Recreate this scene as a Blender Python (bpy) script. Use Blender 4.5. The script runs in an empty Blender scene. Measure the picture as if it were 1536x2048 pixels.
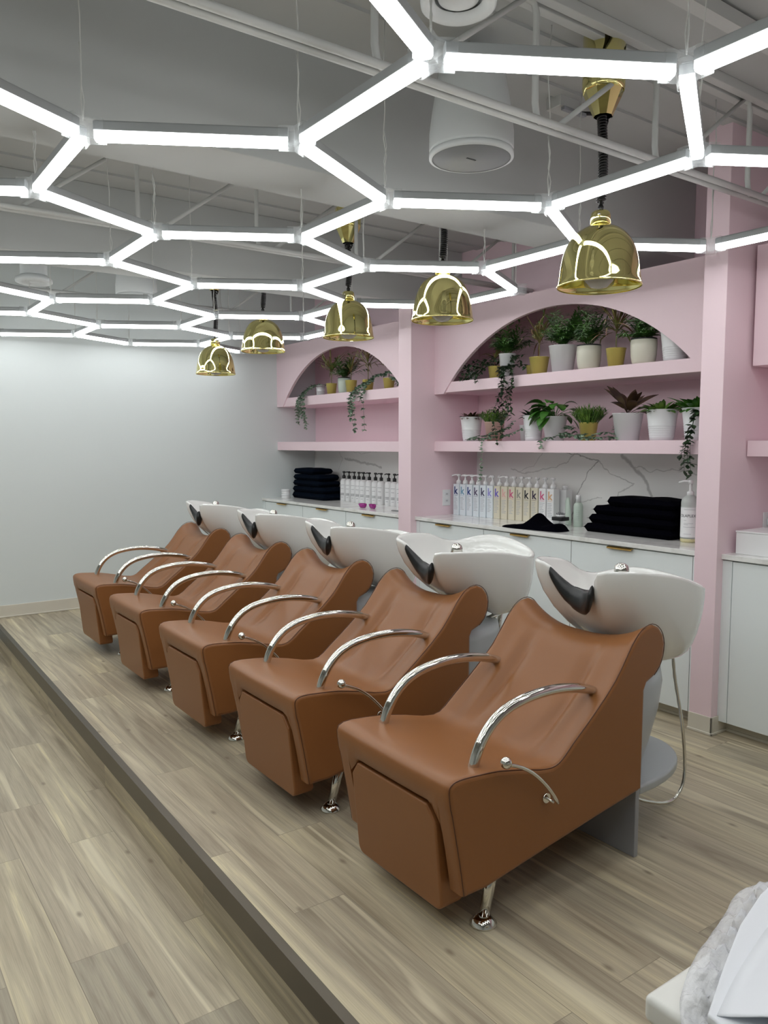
import bpy, bmesh, math, random
from mathutils import Vector, Matrix
random.seed(7)
PI = math.pi
C = bpy.context.scene.collection
S = bpy.context.scene

# ---------------------------------------------------------------- camera, light, exposure
TH = 0.62214; PITCH = 0.0870; FPX = 1560.0
cd = bpy.data.cameras.new('camera'); cam = bpy.data.objects.new('camera', cd); C.objects.link(cam)
cam.location = (0, 0, 1.45); cam.rotation_euler = (PI/2-PITCH, 0, -TH)
cd.sensor_fit = 'VERTICAL'; cd.sensor_height = 36; cd.lens = FPX/2048*36; cd.clip_start = .02
S.camera = cam
TUBE_EMIT = 16.5; SIDE_EMIT = 5.8
WORLD = .06
S.view_settings.view_transform = 'Standard'; S.view_settings.look = 'None'
S.view_settings.gamma = 1; S.view_settings.use_curve_mapping = False
S.view_settings.exposure = 0.12
S.cycles.use_denoising = True
S.cycles.max_bounces = 10; S.cycles.diffuse_bounces = 6; S.cycles.glossy_bounces = 5
S.cycles.transparent_max_bounces = 10; S.cycles.caustics_reflective = False; S.cycles.caustics_refractive = False
S.cycles.sample_clamp_indirect = 6
w = bpy.data.worlds.new('world'); S.world = w; w.use_nodes = True
w.node_tree.nodes['Background'].inputs[0].default_value = (.9, .95, 1, 1)
w.node_tree.nodes['Background'].inputs[1].default_value = WORLD

# ---------------------------------------------------------------- materials
def lin(c):
    return tuple((x/255/12.92 if x/255 <= .04045 else ((x/255+.055)/1.055)**2.4) for x in c)+(1,)
def mat(name, col, rough=.5, metal=0, spec=.5, coat=0, trans=0, alpha=1, emit=None, es=0):
    m = bpy.data.materials.new(name); m.use_nodes = True
    b = m.node_tree.nodes['Principled BSDF']
    b.inputs['Base Color'].default_value = lin(col); b.inputs['Roughness'].default_value = rough
    b.inputs['Metallic'].default_value = metal; b.inputs['Specular IOR Level'].default_value = spec
    b.inputs['Coat Weight'].default_value = coat; b.inputs['Transmission Weight'].default_value = trans
    b.inputs['Alpha'].default_value = alpha
    if emit: b.inputs['Emission Color'].default_value = lin(emit); b.inputs['Emission Strength'].default_value = es
    return m
def N(m, t, **kw):
    n = m.node_tree.nodes.new(t)
    for k, v in kw.items(): setattr(n, k, v)
    return n
def L(m, a, b): m.node_tree.links.new(a, b)
def bump(m, scale, strength, dist=.002, stretch=(1, 1, 1), detail=3):
    tc = N(m, 'ShaderNodeTexCoord'); mp = N(m, 'ShaderNodeMapping'); mp.inputs['Scale'].default_value = stretch
    nz = N(m, 'ShaderNodeTexNoise'); nz.inputs['Scale'].default_value = scale; nz.inputs['Detail'].default_value = detail
    bp = N(m, 'ShaderNodeBump'); bp.inputs['Strength'].default_value = strength; bp.inputs['Distance'].default_value = dist
    L(m, tc.outputs['Object'], mp.inputs[0]); L(m, mp.outputs[0], nz.inputs[0]); L(m, nz.outputs[0], bp.inputs['Height'])
    L(m, bp.outputs[0], m.node_tree.nodes['Principled BSDF'].inputs['Normal'])
    return nz
def vary(m, c1, c2, scale, stretch=(1, 1, 1), lo=.35, hi=.65):
    tc = N(m, 'ShaderNodeTexCoord'); mp = N(m, 'ShaderNodeMapping'); mp.inputs['Scale'].default_value = stretch
    nz = N(m, 'ShaderNodeTexNoise'); nz.inputs['Scale'].default_value = scale; nz.inputs['Detail'].default_value = 4
    r = N(m, 'ShaderNodeValToRGB'); r.color_ramp.elements[0].position = lo; r.color_ramp.elements[1].position = hi
    r.color_ramp.elements[0].color = lin(c1); r.color_ramp.elements[1].color = lin(c2)
    L(m, tc.outputs['Object'], mp.inputs[0]); L(m, mp.outputs[0], nz.inputs[0]); L(m, nz.outputs[0], r.inputs[0])
    L(m, r.outputs[0], m.node_tree.nodes['Principled BSDF'].inputs['Base Color'])

M = {}
M['wall'] = mat('white_wall_paint', (216, 223, 223), .6); bump(M['wall'], 180, .08, .001)
M['ceil'] = mat('white_ceiling_paint', (186, 189, 188), .65); bump(M['ceil'], 60, .06, .001)
M['steel'] = mat('white_painted_steel', (200, 202, 200), .45)
M['pink'] = mat('pink_paint', (238, 214, 222), .42); bump(M['pink'], 200, .05, .001)
M['counter'] = mat('white_quartz', (224, 225, 222), .12); vary(M['counter'], (220, 220, 217), (236, 237, 235), 9, (1, 1, 1), .36, .5)
M['cab'] = mat('white_lacquer', (234, 241, 242), .28)
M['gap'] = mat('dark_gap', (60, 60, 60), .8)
M['base'] = mat('beige_vinyl', (214, 209, 196), .45)
M['nose'] = mat('dark_bronze_aluminium', (104, 98, 88), .38, .7)
M['brass'] = mat('polished_brass', (248, 238, 165), .035, 1)
M['gold'] = mat('brushed_gold', (214, 202, 112), .3, .45); bump(M['gold'], 40, .2, .002, (6, 6, .1))
M['goldh'] = mat('satin_gold_handle', (226, 186, 110), .3, .7)
M['chrome'] = mat('chrome', (222, 220, 214), .07, 1)
M['black'] = mat('black_plastic', (22, 22, 24), .35)
M['vinyl'] = mat('black_vinyl', (20, 21, 23), .3); bump(M['vinyl'], 60, .15, .002, (1, 4, 1))
M['ceramic'] = mat('white_ceramic', (232, 233, 230), .08, 0, .5, .6)
M['plate'] = mat('silver_grey_lacquer', (158, 161, 168), .35, .25)
M['ped'] = mat('grey_pedestal', (174, 179, 182), .3)
M['leather'] = mat('tan_leatherette', (141, 92, 52), .38, 0, .42); bump(M['leather'], 420, .12, .0006)
M['seam'] = mat('dark_brown_piping', (84, 46, 24), .5)
M['alu'] = mat('aluminium_housing', (176, 180, 182), .4, .3)
M['led'] = mat('led_diffuser', (255, 255, 255), .5, emit=(250, 252, 252), es=TUBE_EMIT)
M['leds'] = mat('led_diffuser_side', (255, 255, 255), .5, emit=(250, 252, 252), es=SIDE_EMIT)
M['wire'] = mat('pale_cable', (215, 216, 213), .5)
M['grille'] = mat('grey_speaker_grille', (134, 136, 138), .6)
M['spk'] = mat('white_speaker_shell', (218, 222, 223), .4)
M['potw'] = mat('white_pot_glaze', (226, 228, 230), .35)
M['potc'] = mat('cream_pot_glaze', (218, 216, 200), .25)
M['pots'] = mat('sage_pot_glaze', (192, 203, 192), .2)
M['potp'] = mat('blush_pot_glaze', (222, 186, 174), .45)
M['soil'] = mat('dark_soil', (36, 28, 20), .9); bump(M['soil'], 80, .8, .01)
M['palm'] = mat('palm_leaf', (46, 84, 34), .45); vary(M['palm'], (32, 70, 26), (84, 130, 54), 12)
M['drac'] = mat('dracaena_leaf', (96, 92, 54), .45); vary(M['drac'], (120, 72, 60), (124, 138, 72), 14)
M['grass'] = mat('grass_leaf', (64, 100, 40), .45); vary(M['grass'], (46, 90, 34), (112, 148, 60), 20)
M['pothos'] = mat('pothos_leaf', (52, 104, 40), .35); vary(M['pothos'], (36, 88, 30), (78, 130, 46), 10)
M['burg'] = mat('burgundy_leaf', (72, 48, 46), .4); vary(M['burg'], (60, 38, 40), (96, 78, 52), 10)
M['ivy'] = mat('dark_ivy_leaf', (40, 62, 38), .45); vary(M['ivy'], (24, 42, 26), (62, 88, 58), 30)
M['euc'] = mat('pale_eucalyptus_leaf', (122, 146, 124), .55); vary(M['euc'], (92, 120, 98), (150, 170, 148), 30)
M['bwhite'] = mat('white_bottle', (232, 233, 234), .3)
M['bblue'] = mat('pale_blue_white_bottle', (222, 230, 236), .3)
M['bcream'] = mat('cream_bottle', (216, 210, 190), .35)
M['mint'] = mat('mint_green_plastic', (196, 212, 200), .35)
M['grey'] = mat('pale_grey_print', (176, 180, 184), .6)
M['navy'] = mat('navy_towel', (10, 18, 30), 1, 0, .04); bump(M['navy'], 240, .9, .004)
M['bltow'] = mat('black_towel', (5, 5, 12), 1, 0, .03); bump(M['bltow'], 240, .9, .004)
M['purple'] = mat('purple_plastic', (150, 34, 128), .18)
M['clear'] = mat('clear_plastic', (225, 230, 232), .12, 0, .5, 0, 0, .10)
M['frost'] = mat('frosted_plastic', (214, 219, 216), .35, 0, .5, 0, .25)
M['amber'] = mat('pale_oil', (214, 206, 160), .3)
M['label'] = mat('white_label', (236, 237, 238), .5)
M['ink'] = mat('black_ink', (34, 36, 40), .6)
M['glass'] = mat('frosted_bulb', (226, 224, 214), .12, 0, .5, 0, .3)
M['table'] = mat('white_table_plastic', (226, 226, 220), .3)
M['paper'] = mat('white_paper', (226, 229, 234), .6)
M['print'] = mat('newsprint', (196, 198, 196), .7)
_ = vary(M['print'], (120, 128, 140), (206, 206, 196), 22, (1, 1, 1), .42, .55)

def bag_material():
    m = bpy.data.materials.new('clear_bag_film'); m.use_nodes = True
    nt = m.node_tree; nt.nodes.clear()
    o = N(m, 'ShaderNodeOutputMaterial'); t = N(m, 'ShaderNodeBsdfTransparent'); g = N(m, 'ShaderNodeBsdfPrincipled')
    g.inputs['Base Color'].default_value = lin((235, 236, 240)); g.inputs['Roughness'].default_value = .18
    x = N(m, 'ShaderNodeMixShader'); x.inputs[0].default_value = .42
    L(m, t.outputs[0], x.inputs[1]); L(m, g.outputs[0], x.inputs[2]); L(m, x.outputs[0], o.inputs[0])
    tc = N(m, 'ShaderNodeTexCoord'); nz = N(m, 'ShaderNodeTexNoise'); nz.inputs['Scale'].default_value = 28; nz.inputs['Detail'].default_value = 4
    bp = N(m, 'ShaderNodeBump'); bp.inputs['Strength'].default_value = .9; bp.inputs['Distance'].default_value = .02
    L(m, tc.outputs['Object'], nz.inputs[0]); L(m, nz.outputs[0], bp.inputs['Height']); L(m, bp.outputs[0], g.inputs['Normal'])
    return m
M['bag'] = bag_material()

def wood_material(name, riser=False):
    m = mat(name, (150, 138, 116), .38, 0, .35)
    b = m.node_tree.nodes['Principled BSDF']
    tc = N(m, 'ShaderNodeTexCoord'); sp = N(m, 'ShaderNodeSeparateXYZ'); cb = N(m, 'ShaderNodeCombineXYZ')
    L(m, tc.outputs['Object'], sp.inputs[0]); L(m, sp.outputs['Y'], cb.inputs['X']); L(m, sp.outputs['Z' if riser else 'X'], cb.inputs['Y'])
    br = N(m, 'ShaderNodeTexBrick'); br.offset = .37; br.offset_frequency = 2
    br.inputs['Color1'].default_value = (0, 0, 0, 1); br.inputs['Color2'].default_value = (1, 1, 1, 1); br.inputs['Mortar'].default_value = (.5, .5, .5, 1)
    br.inputs['Scale'].default_value = 1; br.inputs['Brick Width'].default_value = 1.22; br.inputs['Row Height'].default_value = .5 if riser else .182
    br.inputs['Mortar Size'].default_value = .0012; br.inputs['Mortar Smooth'].default_value = .2; br.inputs['Bias'].default_value = 0
    L(m, cb.outputs[0], br.inputs['Vector'])
    # per-plank offset
    off = N(m, 'ShaderNodeVectorMath', operation='MULTIPLY_ADD')
    L(m, br.outputs['Color'], off.inputs[0]); off.inputs[1].default_value = (7.3, 11.7, 5.1); L(m, cb.outputs[0], off.inputs[2])
    def noise(sc, st, det=5, dist=0.):
        mp = N(m, 'ShaderNodeMapping'); mp.inputs['Scale'].default_value = st; L(m, off.outputs[0], mp.inputs[0])
        n = N(m, 'ShaderNodeTexNoise'); n.inputs['Scale'].default_value = sc; n.inputs['Detail'].default_value = det
        n.inputs['Distortion'].default_value = dist; L(m, mp.outputs[0], n.inputs[0]); return n
    n1 = noise(1.25, (.8, 14, 1), 8, 1.1)
    r1 = N(m, 'ShaderNodeValToRGB'); e = r1.color_ramp.elements
    e[0].position = .28; e[0].color = lin((152, 141, 121)); e[1].position = .76; e[1].color = lin((218, 207, 174))
    for p, c in ((.42, (172, 161, 140)), (.52, (184, 174, 152)), (.62, (196, 186, 160))):
        x = e.new(p); x.color = lin(c)
    L(m, n1.outputs[0], r1.inputs[0])
    n2 = noise(7, (.9, 44, 1), 6, .5)
    r2 = N(m, 'ShaderNodeValToRGB'); r2.color_ramp.elements[0].position = .36; r2.color_ramp.elements[1].position = .62
    r2.color_ramp.elements[0].color = (.85, .85, .84, 1); r2.color_ramp.elements[1].color = (1.06, 1.06, 1.06, 1)
    L(m, n2.outputs[0], r2.inputs[0])
    mx = N(m, 'ShaderNodeMix', data_type='RGBA', blend_type='MULTIPLY'); mx.inputs[0].default_value = .8
    L(m, r1.outputs[0], mx.inputs[6]); L(m, r2.outputs[0], mx.inputs[7])
    # plank tint
    r3 = N(m, 'ShaderNodeValToRGB'); e = r3.color_ramp.elements
    e[0].color = (.80, .80, .80, 1); e[1].color = (1.10, 1.09, 1.03, 1); x = e.new(.5); x.color = (.98, .96, .95, 1)
    L(m, br.outputs['Color'], r3.inputs[0])
    m2 = N(m, 'ShaderNodeMix', data_type='RGBA', blend_type='MULTIPLY'); m2.inputs[0].default_value = 1
    L(m, mx.outputs[2], m2.inputs[6]); L(m, r3.outputs[0], m2.inputs[7])
    # light sapwood streaks
    n4 = noise(1.1, (.55, 11, 1), 2, .8)
    r4 = N(m, 'ShaderNodeValToRGB'); r4.color_ramp.elements[0].position = .63; r4.color_ramp.elements[1].position = .70
    L(m, n4.outputs[0], r4.inputs[0])
    sc4 = N(m, 'ShaderNodeMath', operation='MULTIPLY'); sc4.inputs[1].default_value = .55; L(m, r4.outputs[0], sc4.inputs[0])
    m3 = N(m, 'ShaderNodeMix', data_type='RGBA'); L(m, sc4.outputs[0], m3.inputs[0]); L(m, m2.outputs[2], m3.inputs[6]); m3.inputs[7].default_value = lin((232, 222, 192))
    # knots
    vm = N(m, 'ShaderNodeMapping'); vm.inputs['Scale'].default_value = (1.7, 3.6, 1); L(m, off.outputs[0], vm.inputs[0])
    vo = N(m, 'ShaderNodeTexVoronoi'); vo.inputs['Scale'].default_value = 1; vo.voronoi_dimensions = '2D'; L(m, vm.outputs[0], vo.inputs[0])
    rk = N(m, 'ShaderNodeValToRGB'); rk.color_ramp.elements[0].position = .010; rk.color_ramp.elements[0].color = (.75, .75, .75, 1)
    rk.color_ramp.elements[1].position = .045; rk.color_ramp.elements[1].color = (0, 0, 0, 1); L(m, vo.outputs['Distance'], rk.inputs[0])
    m4 = N(m, 'ShaderNodeMix', data_type='RGBA'); L(m, rk.outputs[0], m4.inputs[0]); L(m, m3.outputs[2], m4.inputs[6]); m4.inputs[7].default_value = lin((130, 116, 98))
    # seams
    m5 = N(m, 'ShaderNodeMix', data_type='RGBA'); fs = N(m, 'ShaderNodeMath', operation='MULTIPLY'); fs.inputs[1].default_value = .55
    L(m, br.outputs['Fac'], fs.inputs[0]); L(m, fs.outputs[0], m5.inputs[0]); L(m, m4.outputs[2], m5.inputs[6]); m5.inputs[7].default_value = lin((104, 95, 82))
    L(m, m5.outputs[2], b.inputs['Base Color'])
    bp = N(m, 'ShaderNodeBump'); bp.inputs['Strength'].default_value = .12; bp.inputs['Distance'].default_value = .002
    L(m, n2.outputs[0], bp.inputs['Height']); L(m, bp.outputs[0], b.inputs['Normal'])
    return m
M['wood'] = wood_material('grey_brown_plank'); M['woodr'] = wood_material('grey_brown_plank_riser', True)

def marble_material():
    m = mat('white_marble', (222, 222, 220), .14)
    b = m.node_tree.nodes['Principled BSDF']
    tc = N(m, 'ShaderNodeTexCoord')
    dn = N(m, 'ShaderNodeTexNoise'); dn.inputs['Scale'].default_value = 14; dn.inputs['Detail'].default_value = 4; L(m, tc.outputs['Object'], dn.inputs[0])
    ds = N(m, 'ShaderNodeVectorMath', operation='SUBTRACT'); L(m, dn.outputs['Color'], ds.inputs[0]); ds.inputs[1].default_value = (.5, .5, .5)
    dm = N(m, 'ShaderNodeVectorMath', operation='MULTIPLY_ADD'); L(m, ds.outputs[0], dm.inputs[0]); dm.inputs[1].default_value = (0, .05, .05); L(m, tc.outputs['Object'], dm.inputs[2])
    fl = N(m, 'ShaderNodeVectorMath', operation='MULTIPLY'); L(m, dm.outputs[0], fl.inputs[0]); fl.inputs[1].default_value = (0, 1, 1)
    P = fl.outputs[0]
    chains = [ ([(3.14, 1.375), (3.07, 1.32), (2.99, 1.25), (2.94, 1.18), (2.925, 1.14), (2.9, 1.09)], .011, .55),
               ([(3.64, 1.40), (3.33, 1.34), (3.42, 1.25), (3.5, 1.1), (3.55, .9)], .0035, .7),
               ([(3.33, 1.34), (3.22, 1.25), (3.05, 1.2), (3.16, 1.14), (3.2, 1.0)], .0035, .45),
               ([(3.07, 1.32), (2.93, 1.28), (2.84, 1.29), (2.72, 1.3), (2.55, 1.25)], .003, .4),
               ([(3.5, 1.42), (3.6, 1.32), (3.8, 1.27), (3.99, 1.24), (4.12, 1.27)], .004, .4),
               ([(3.8, 1.4), (3.9, 1.3), (4.05, 1.25)], .003, .35), ([(3.5, 1.05), (3.3, 1.1)], .003, .4),
               ([(6.37, 1.31), (6.2, 1.29), (6.05, 1.272), (5.9, 1.262), (5.77, 1.238)], .010, .5),
               ([(6.5, 1.4), (6.42, 1.3), (6.5, 1.2)], .003, .4), ([(6.3, 1.39), (6.1, 1.36), (5.7, 1.4)], .003, .3) ]
    tot = None
    for pts, wd, st in chains:
        mn = None
        for (a, a2), (c, c2) in zip(pts, pts[1:]):
            A = Vector((0, a, a2)); BA = Vector((0, c-a, c2-a2))
            s1 = N(m, 'ShaderNodeVectorMath', operation='SUBTRACT'); L(m, P, s1.inputs[0]); s1.inputs[1].default_value = A
            d = N(m, 'ShaderNodeVectorMath', operation='DOT_PRODUCT'); L(m, s1.outputs[0], d.inputs[0]); d.inputs[1].default_value = BA/BA.length_squared
            cl = N(m, 'ShaderNodeClamp'); L(m, d.outputs['Value'], cl.inputs[0])
            sc = N(m, 'ShaderNodeVectorMath', operation='SCALE'); sc.inputs[0].default_value = BA; L(m, cl.outputs[0], sc.inputs['Scale'])
            s2 = N(m, 'ShaderNodeVectorMath', operation='DISTANCE'); L(m, s1.outputs[0], s2.inputs[0]); L(m, sc.outputs[0], s2.inputs[1])
            if mn is None: mn = s2.outputs['Value']
            else:
                q = N(m, 'ShaderNodeMath', operation='MINIMUM'); L(m, mn, q.inputs[0]); L(m, s2.outputs['Value'], q.inputs[1]); mn = q.outputs[0]
        mr = N(m, 'ShaderNodeMapRange'); L(m, mn, mr.inputs[0]); mr.inputs[1].default_value = wd*.5; mr.inputs[2].default_value = wd*1.4
        mr.inputs[3].default_value = st; mr.inputs[4].default_value = 0
        if tot is None: tot = mr.outputs[0]
        else:
            q = N(m, 'ShaderNodeMath', operation='MAXIMUM'); L(m, tot, q.inputs[0]); L(m, mr.outputs[0], q.inputs[1]); tot = q.outputs[0]
    mx = N(m, 'ShaderNodeMix', data_type='RGBA'); L(m, tot, mx.inputs[0])
    mx.inputs[6].default_value = lin((240, 241, 239)); mx.inputs[7].default_value = lin((138, 138, 138))
    L(m, mx.outputs[2], b.inputs['Base Color'])
    return m
M['marble'] = marble_material()

# ---------------------------------------------------------------- mesh helpers
class MB:
    def __init__(s): s.v = []; s.f = []; s.m = []; s.mats = []; s.sm = []
    def mi(s, m):
        m = M[m] if isinstance(m, str) else m
        if m not in s.mats: s.mats.append(m)
        return s.mats.index(m)
    def add(s, vs, fs, m, smooth=False, flat=()):
        o = len(s.v); s.v += [tuple(v) for v in vs]; k = s.mi(m)
        for f in fs: s.f.append(tuple(i+o for i in f)); s.m.append(k); s.sm.append(smooth)
        for f in flat: s.f.append(tuple(i+o for i in f)); s.m.append(k); s.sm.append(False)
        return s
    def box(s, x0, x1, y0, y1, z0, z1, m):
        vs = [(x, y, z) for x in (x0, x1) for y in (y0, y1) for z in (z0, z1)]
        return s.add(vs, [(0, 1, 3, 2), (4, 6, 7, 5), (0, 4, 5, 1), (2, 3, 7, 6), (0, 2, 6, 4), (1, 5, 7, 3)], m)
    def prism(s, poly, a0, a1, m, axis='x', smooth=False):
        # poly: list of 2-D points in the plane normal to axis
        n = len(poly)
        def P(p, a): return {'x': (a, p[0], p[1]), 'y': (p[0], a, p[1]), 'z': (p[0], p[1], a)}[axis]
        vs = [P(p, a0) for p in poly]+[P(p, a1) for p in poly]
        return s.add(vs, [(i, (i+1) % n, n+(i+1) % n, n+i) for i in range(n)], m, smooth, [tuple(range(n-1, -1, -1)), tuple(range(n, 2*n))])
    def tube(s, pts, r, m, n=10, cap=True, flat=1.):
        pts = [Vector(p) for p in pts]; rs = r if isinstance(r, (list, tuple)) else [r]*len(pts)
        vs = []; up = None
        for i, p in enumerate(pts):
            t = (pts[min(i+1, len(pts)-1)]-pts[max(i-1, 0)]).normalized()
            if up is None:
                up = Vector((0, 0, 1)) if abs(t.z) < .9 else Vector((1, 0, 0))
            a = (up - t*up.dot(t))
            if a.length < 1e-4: a = t.orthogonal()
            a.normalize(); b = t.cross(a); up = a
            for k in range(n):
                q = 2*PI*k/n; vs.append(p+a*math.cos(q)*rs[i]*flat+b*math.sin(q)*rs[i])
        fs = [(i*n+k, i*n+(k+1) % n, (i+1)*n+(k+1) % n, (i+1)*n+k) for i in range(len(pts)-1) for k in range(n)]
        return s.add(vs, fs, m, True, [tuple(range(n-1, -1, -1)), tuple(range((len(pts)-1)*n, len(pts)*n))] if cap else [])
    def lathe(s, prof, m, n=32, c=(0, 0, 0), sx=1, sy=1, cap=True):
        vs = [(c[0]+r*math.cos(2*PI*k/n)*sx, c[1]+r*math.sin(2*PI*k/n)*sy, c[2]+z) for r, z in prof for k in range(n)]
        fs = [(i*n+k, i*n+(k+1) % n, (i+1)*n+(k+1) % n, (i+1)*n+k) for i in range(len(prof)-1) for k in range(n)]
        return s.add(vs, fs, m, True, [tuple(range(n-1, -1, -1)), tuple(range((len(prof)-1)*n, len(prof)*n))] if cap else [])
    def ball(s, c, r, m, n=12, sz=1):
        k = n//2+1
        return s.lathe([(max(1e-6, r*math.sin(PI*i/k)), -r*sz*math.cos(PI*i/k)) for i in range(k+1)], m, n, c)
    def obj(s, name, parent=None, bevel=0, seg=2, sub=0, weld=False, ang=.6):
        me = bpy.data.meshes.new(name); me.from_pydata(s.v, [], s.f)
        for m in s.mats: me.materials.append(m)
        for p, k, q in zip(me.polygons, s.m, s.sm): p.material_index = k; p.use_smooth = q
        bm = bmesh.new(); bm.from_mesh(me)
        bmesh.ops.recalc_face_normals(bm, faces=bm.faces)
        bm.to_mesh(me); bm.free()
        o = bpy.data.objects.new(name, me); C.objects.link(o)
        if parent: o.parent = parent
        if bevel:
            b = o.modifiers.new('bevel', 'BEVEL'); b.width = bevel; b.segments = seg; b.limit_method = 'ANGLE'; b.angle_limit = ang
            b.harden_normals = False
            for p in me.polygons: p.use_smooth = True
            wn = o.modifiers.new('wn', 'WEIGHTED_NORMAL'); wn.keep_sharp = True
        if sub:
            b = o.modifiers.new('sub', 'SUBSURF'); b.levels = sub; b.render_levels = sub
        return o
def tag(o, label=None, cat=None, group=None, kind=None):
    if label: o['label'] = label
    if cat: o['category'] = cat
    if group: o['group'] = group
    if kind: o['kind'] = kind
    return o
def empty(name, loc, label=None, cat=None, group=None, rz=0):
    o = bpy.data.objects.new(name, None); C.objects.link(o); o.location = loc; o.rotation_euler = (0, 0, rz)
    o.empty_display_size = .1
    return tag(o, label, cat, group)
def struct(o, label=None, cat=None): return tag(o, label, cat, kind='structure')
def copy_tree(o, parent=None):
    c = o.copy(); C.objects.link(c); c.parent = parent
    for ch in list(o.children): copy_tree(ch, c)
    return c
def box(x0, x1, y0, y1, z0, z1, m, name, parent=None, bevel=0, seg=2):
    return MB().box(x0, x1, y0, y1, z0, z1, m).obj(name, parent, bevel, seg)
def smooth_path(pts, n=4, closed=False):
    P = [Vector(p) for p in pts]; out = []; k = len(P)
    rng = range(k) if closed else range(k-1)
    for i in rng:
        if closed: a, b, c, d = P[(i-1) % k], P[i], P[(i+1) % k], P[(i+2) % k]
        else: a, b, c, d = P[max(i-1, 0)], P[i], P[i+1], P[min(i+2, k-1)]
        for j in range(n):
            t = j/n
            out.append(.5*((2*b)+(c-a)*t+(2*a-5*b+4*c-d)*t*t+(3*b-a-3*c+d)*t**3))
    if not closed: out.append(P[-1])
    return out
def text(body, size, m, name, parent, loc, rot, align='CENTER', off=0, ext=.0004):
    cu = bpy.data.curves.new(name, 'FONT'); cu.body = body; cu.size = size; cu.align_x = align; cu.offset = off; cu.extrude = ext
    cu.materials.append(M[m] if isinstance(m, str) else m)
    tmp = bpy.data.objects.new('tmp', cu); C.objects.link(tmp)
    dg = bpy.context.evaluated_depsgraph_get(); me = bpy.data.meshes.new_from_object(tmp.evaluated_get(dg))
    bpy.data.objects.remove(tmp)
    o = bpy.data.objects.new(name, me); C.objects.link(o); o.parent = parent; o.location = loc; o.rotation_euler = rot
    return o
FACE_WEST = (PI/2, 0, -PI/2)     # lettering read by someone looking towards +x

# ---------------------------------------------------------------- setting
FZ = .03; LZ = -.165; XW = 4.12; YB = 6.95; CZ = 2.93
EX0, EY0, EX1, EY1 = .969, 1.2, 1.049, YB      # platform edge line
def ex(y): return EX0+(EX1-EX0)*(y-EY0)/(EY1-EY0)
YF = -3.2; XL = -3.2
struct(box(XL, XW+.1, YF, YB+.1, LZ-.1, LZ, 'wood', 'floor'))
f = MB()
f.add([(ex(YF), YF, LZ), (ex(YB), YB, LZ), (ex(YB), YB, FZ), (ex(YF), YF, FZ)], [(0, 1, 2, 3)], 'woodr')
f.add([(ex(YF), YF, FZ), (ex(YB), YB, FZ), (XW, YB, FZ), (XW, YF, FZ)], [(0, 1, 2, 3)], 'wood')
f.add([(ex(YF), YF, LZ), (ex(YF), YF, FZ), (XW, YF, FZ), (XW, YF, LZ)], [(0, 1, 2, 3)], 'woodr')
f.add([(ex(YB), YB, LZ), (ex(YB), YB, FZ), (XW, YB, FZ), (XW, YB, LZ)], [(0, 1, 2, 3)], 'woodr')
f.add([(XW, YF, LZ), (XW, YF, FZ), (XW, YB, FZ), (XW, YB, LZ)], [(0, 1, 2, 3)], 'woodr')
f.add([(ex(YF), YF, LZ), (ex(YB), YB, LZ), (XW, YB, LZ), (XW, YF, LZ)], [(3, 2, 1, 0)], 'woodr')
struct(f.obj('floor_platform'))
f = MB()
for y0, y1 in ((YF, YB),):
    sec = [(-.004, -.078), (-.004, .003), (.026, .003), (.026, 0), (0, 0), (0, -.078)]
    vs = [(ex(y)+a, y, FZ+b) for y in (y0, y1) for a, b in sec]
    f.add(vs, [(i, (i+1) % 6, 6+(i+1) % 6, 6+i) for i in range(6)]+[tuple(range(6)), tuple(range(11, 5, -1))], 'nose')
struct(f.obj('trim_1'))
struct(box(XL, XW+.1, YB, YB+.1, LZ, CZ, 'wall', 'wall_back'))
struct(box(XW, XW+.1, YF, YB, LZ, CZ, 'pink', 'wall_right'))
struct(box(XL-.1, XL, YF, YB+.1, LZ, CZ, 'wall', 'wall_left'))
struct(box(XL, XW+.1, YF-.1, YF, LZ, CZ, 'wall', 'wall_front'))
# ceiling deck with shallow ribs along x
f = MB()
f.box(XL-.1, XW+.1, YF-.1, YB+.1, CZ, CZ+.1, 'ceil')
struct(f.obj('ceiling'))
for k, (y0, y1) in enumerate(((2.69, 3.02), (4.70, 5.00))):
    struct(box(XL, XW, y0, y1, 2.5, CZ, 'ceil', 'ceiling_bulkhead', None, .004))
f = MB()
for y in (1.35, 1.62, 2.1, 2.35, 3.35, 3.65, 4.2, 4.5, 5.35, 5.65, 6.15, 6.45, 6.75, -.2, .3, .8):
    f.box(XL, XW, y-.035, y+.035, CZ-.012, CZ, 'ceil'); f.box(XL, XW, y+.036, y+.04, CZ-.004, CZ, 'gap')
struct(f.obj('trim_2'))
struct(box(XL, XW, 1.565, 1.615, CZ-.06, CZ-.012, 'steel', 'trim_3'))

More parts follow.
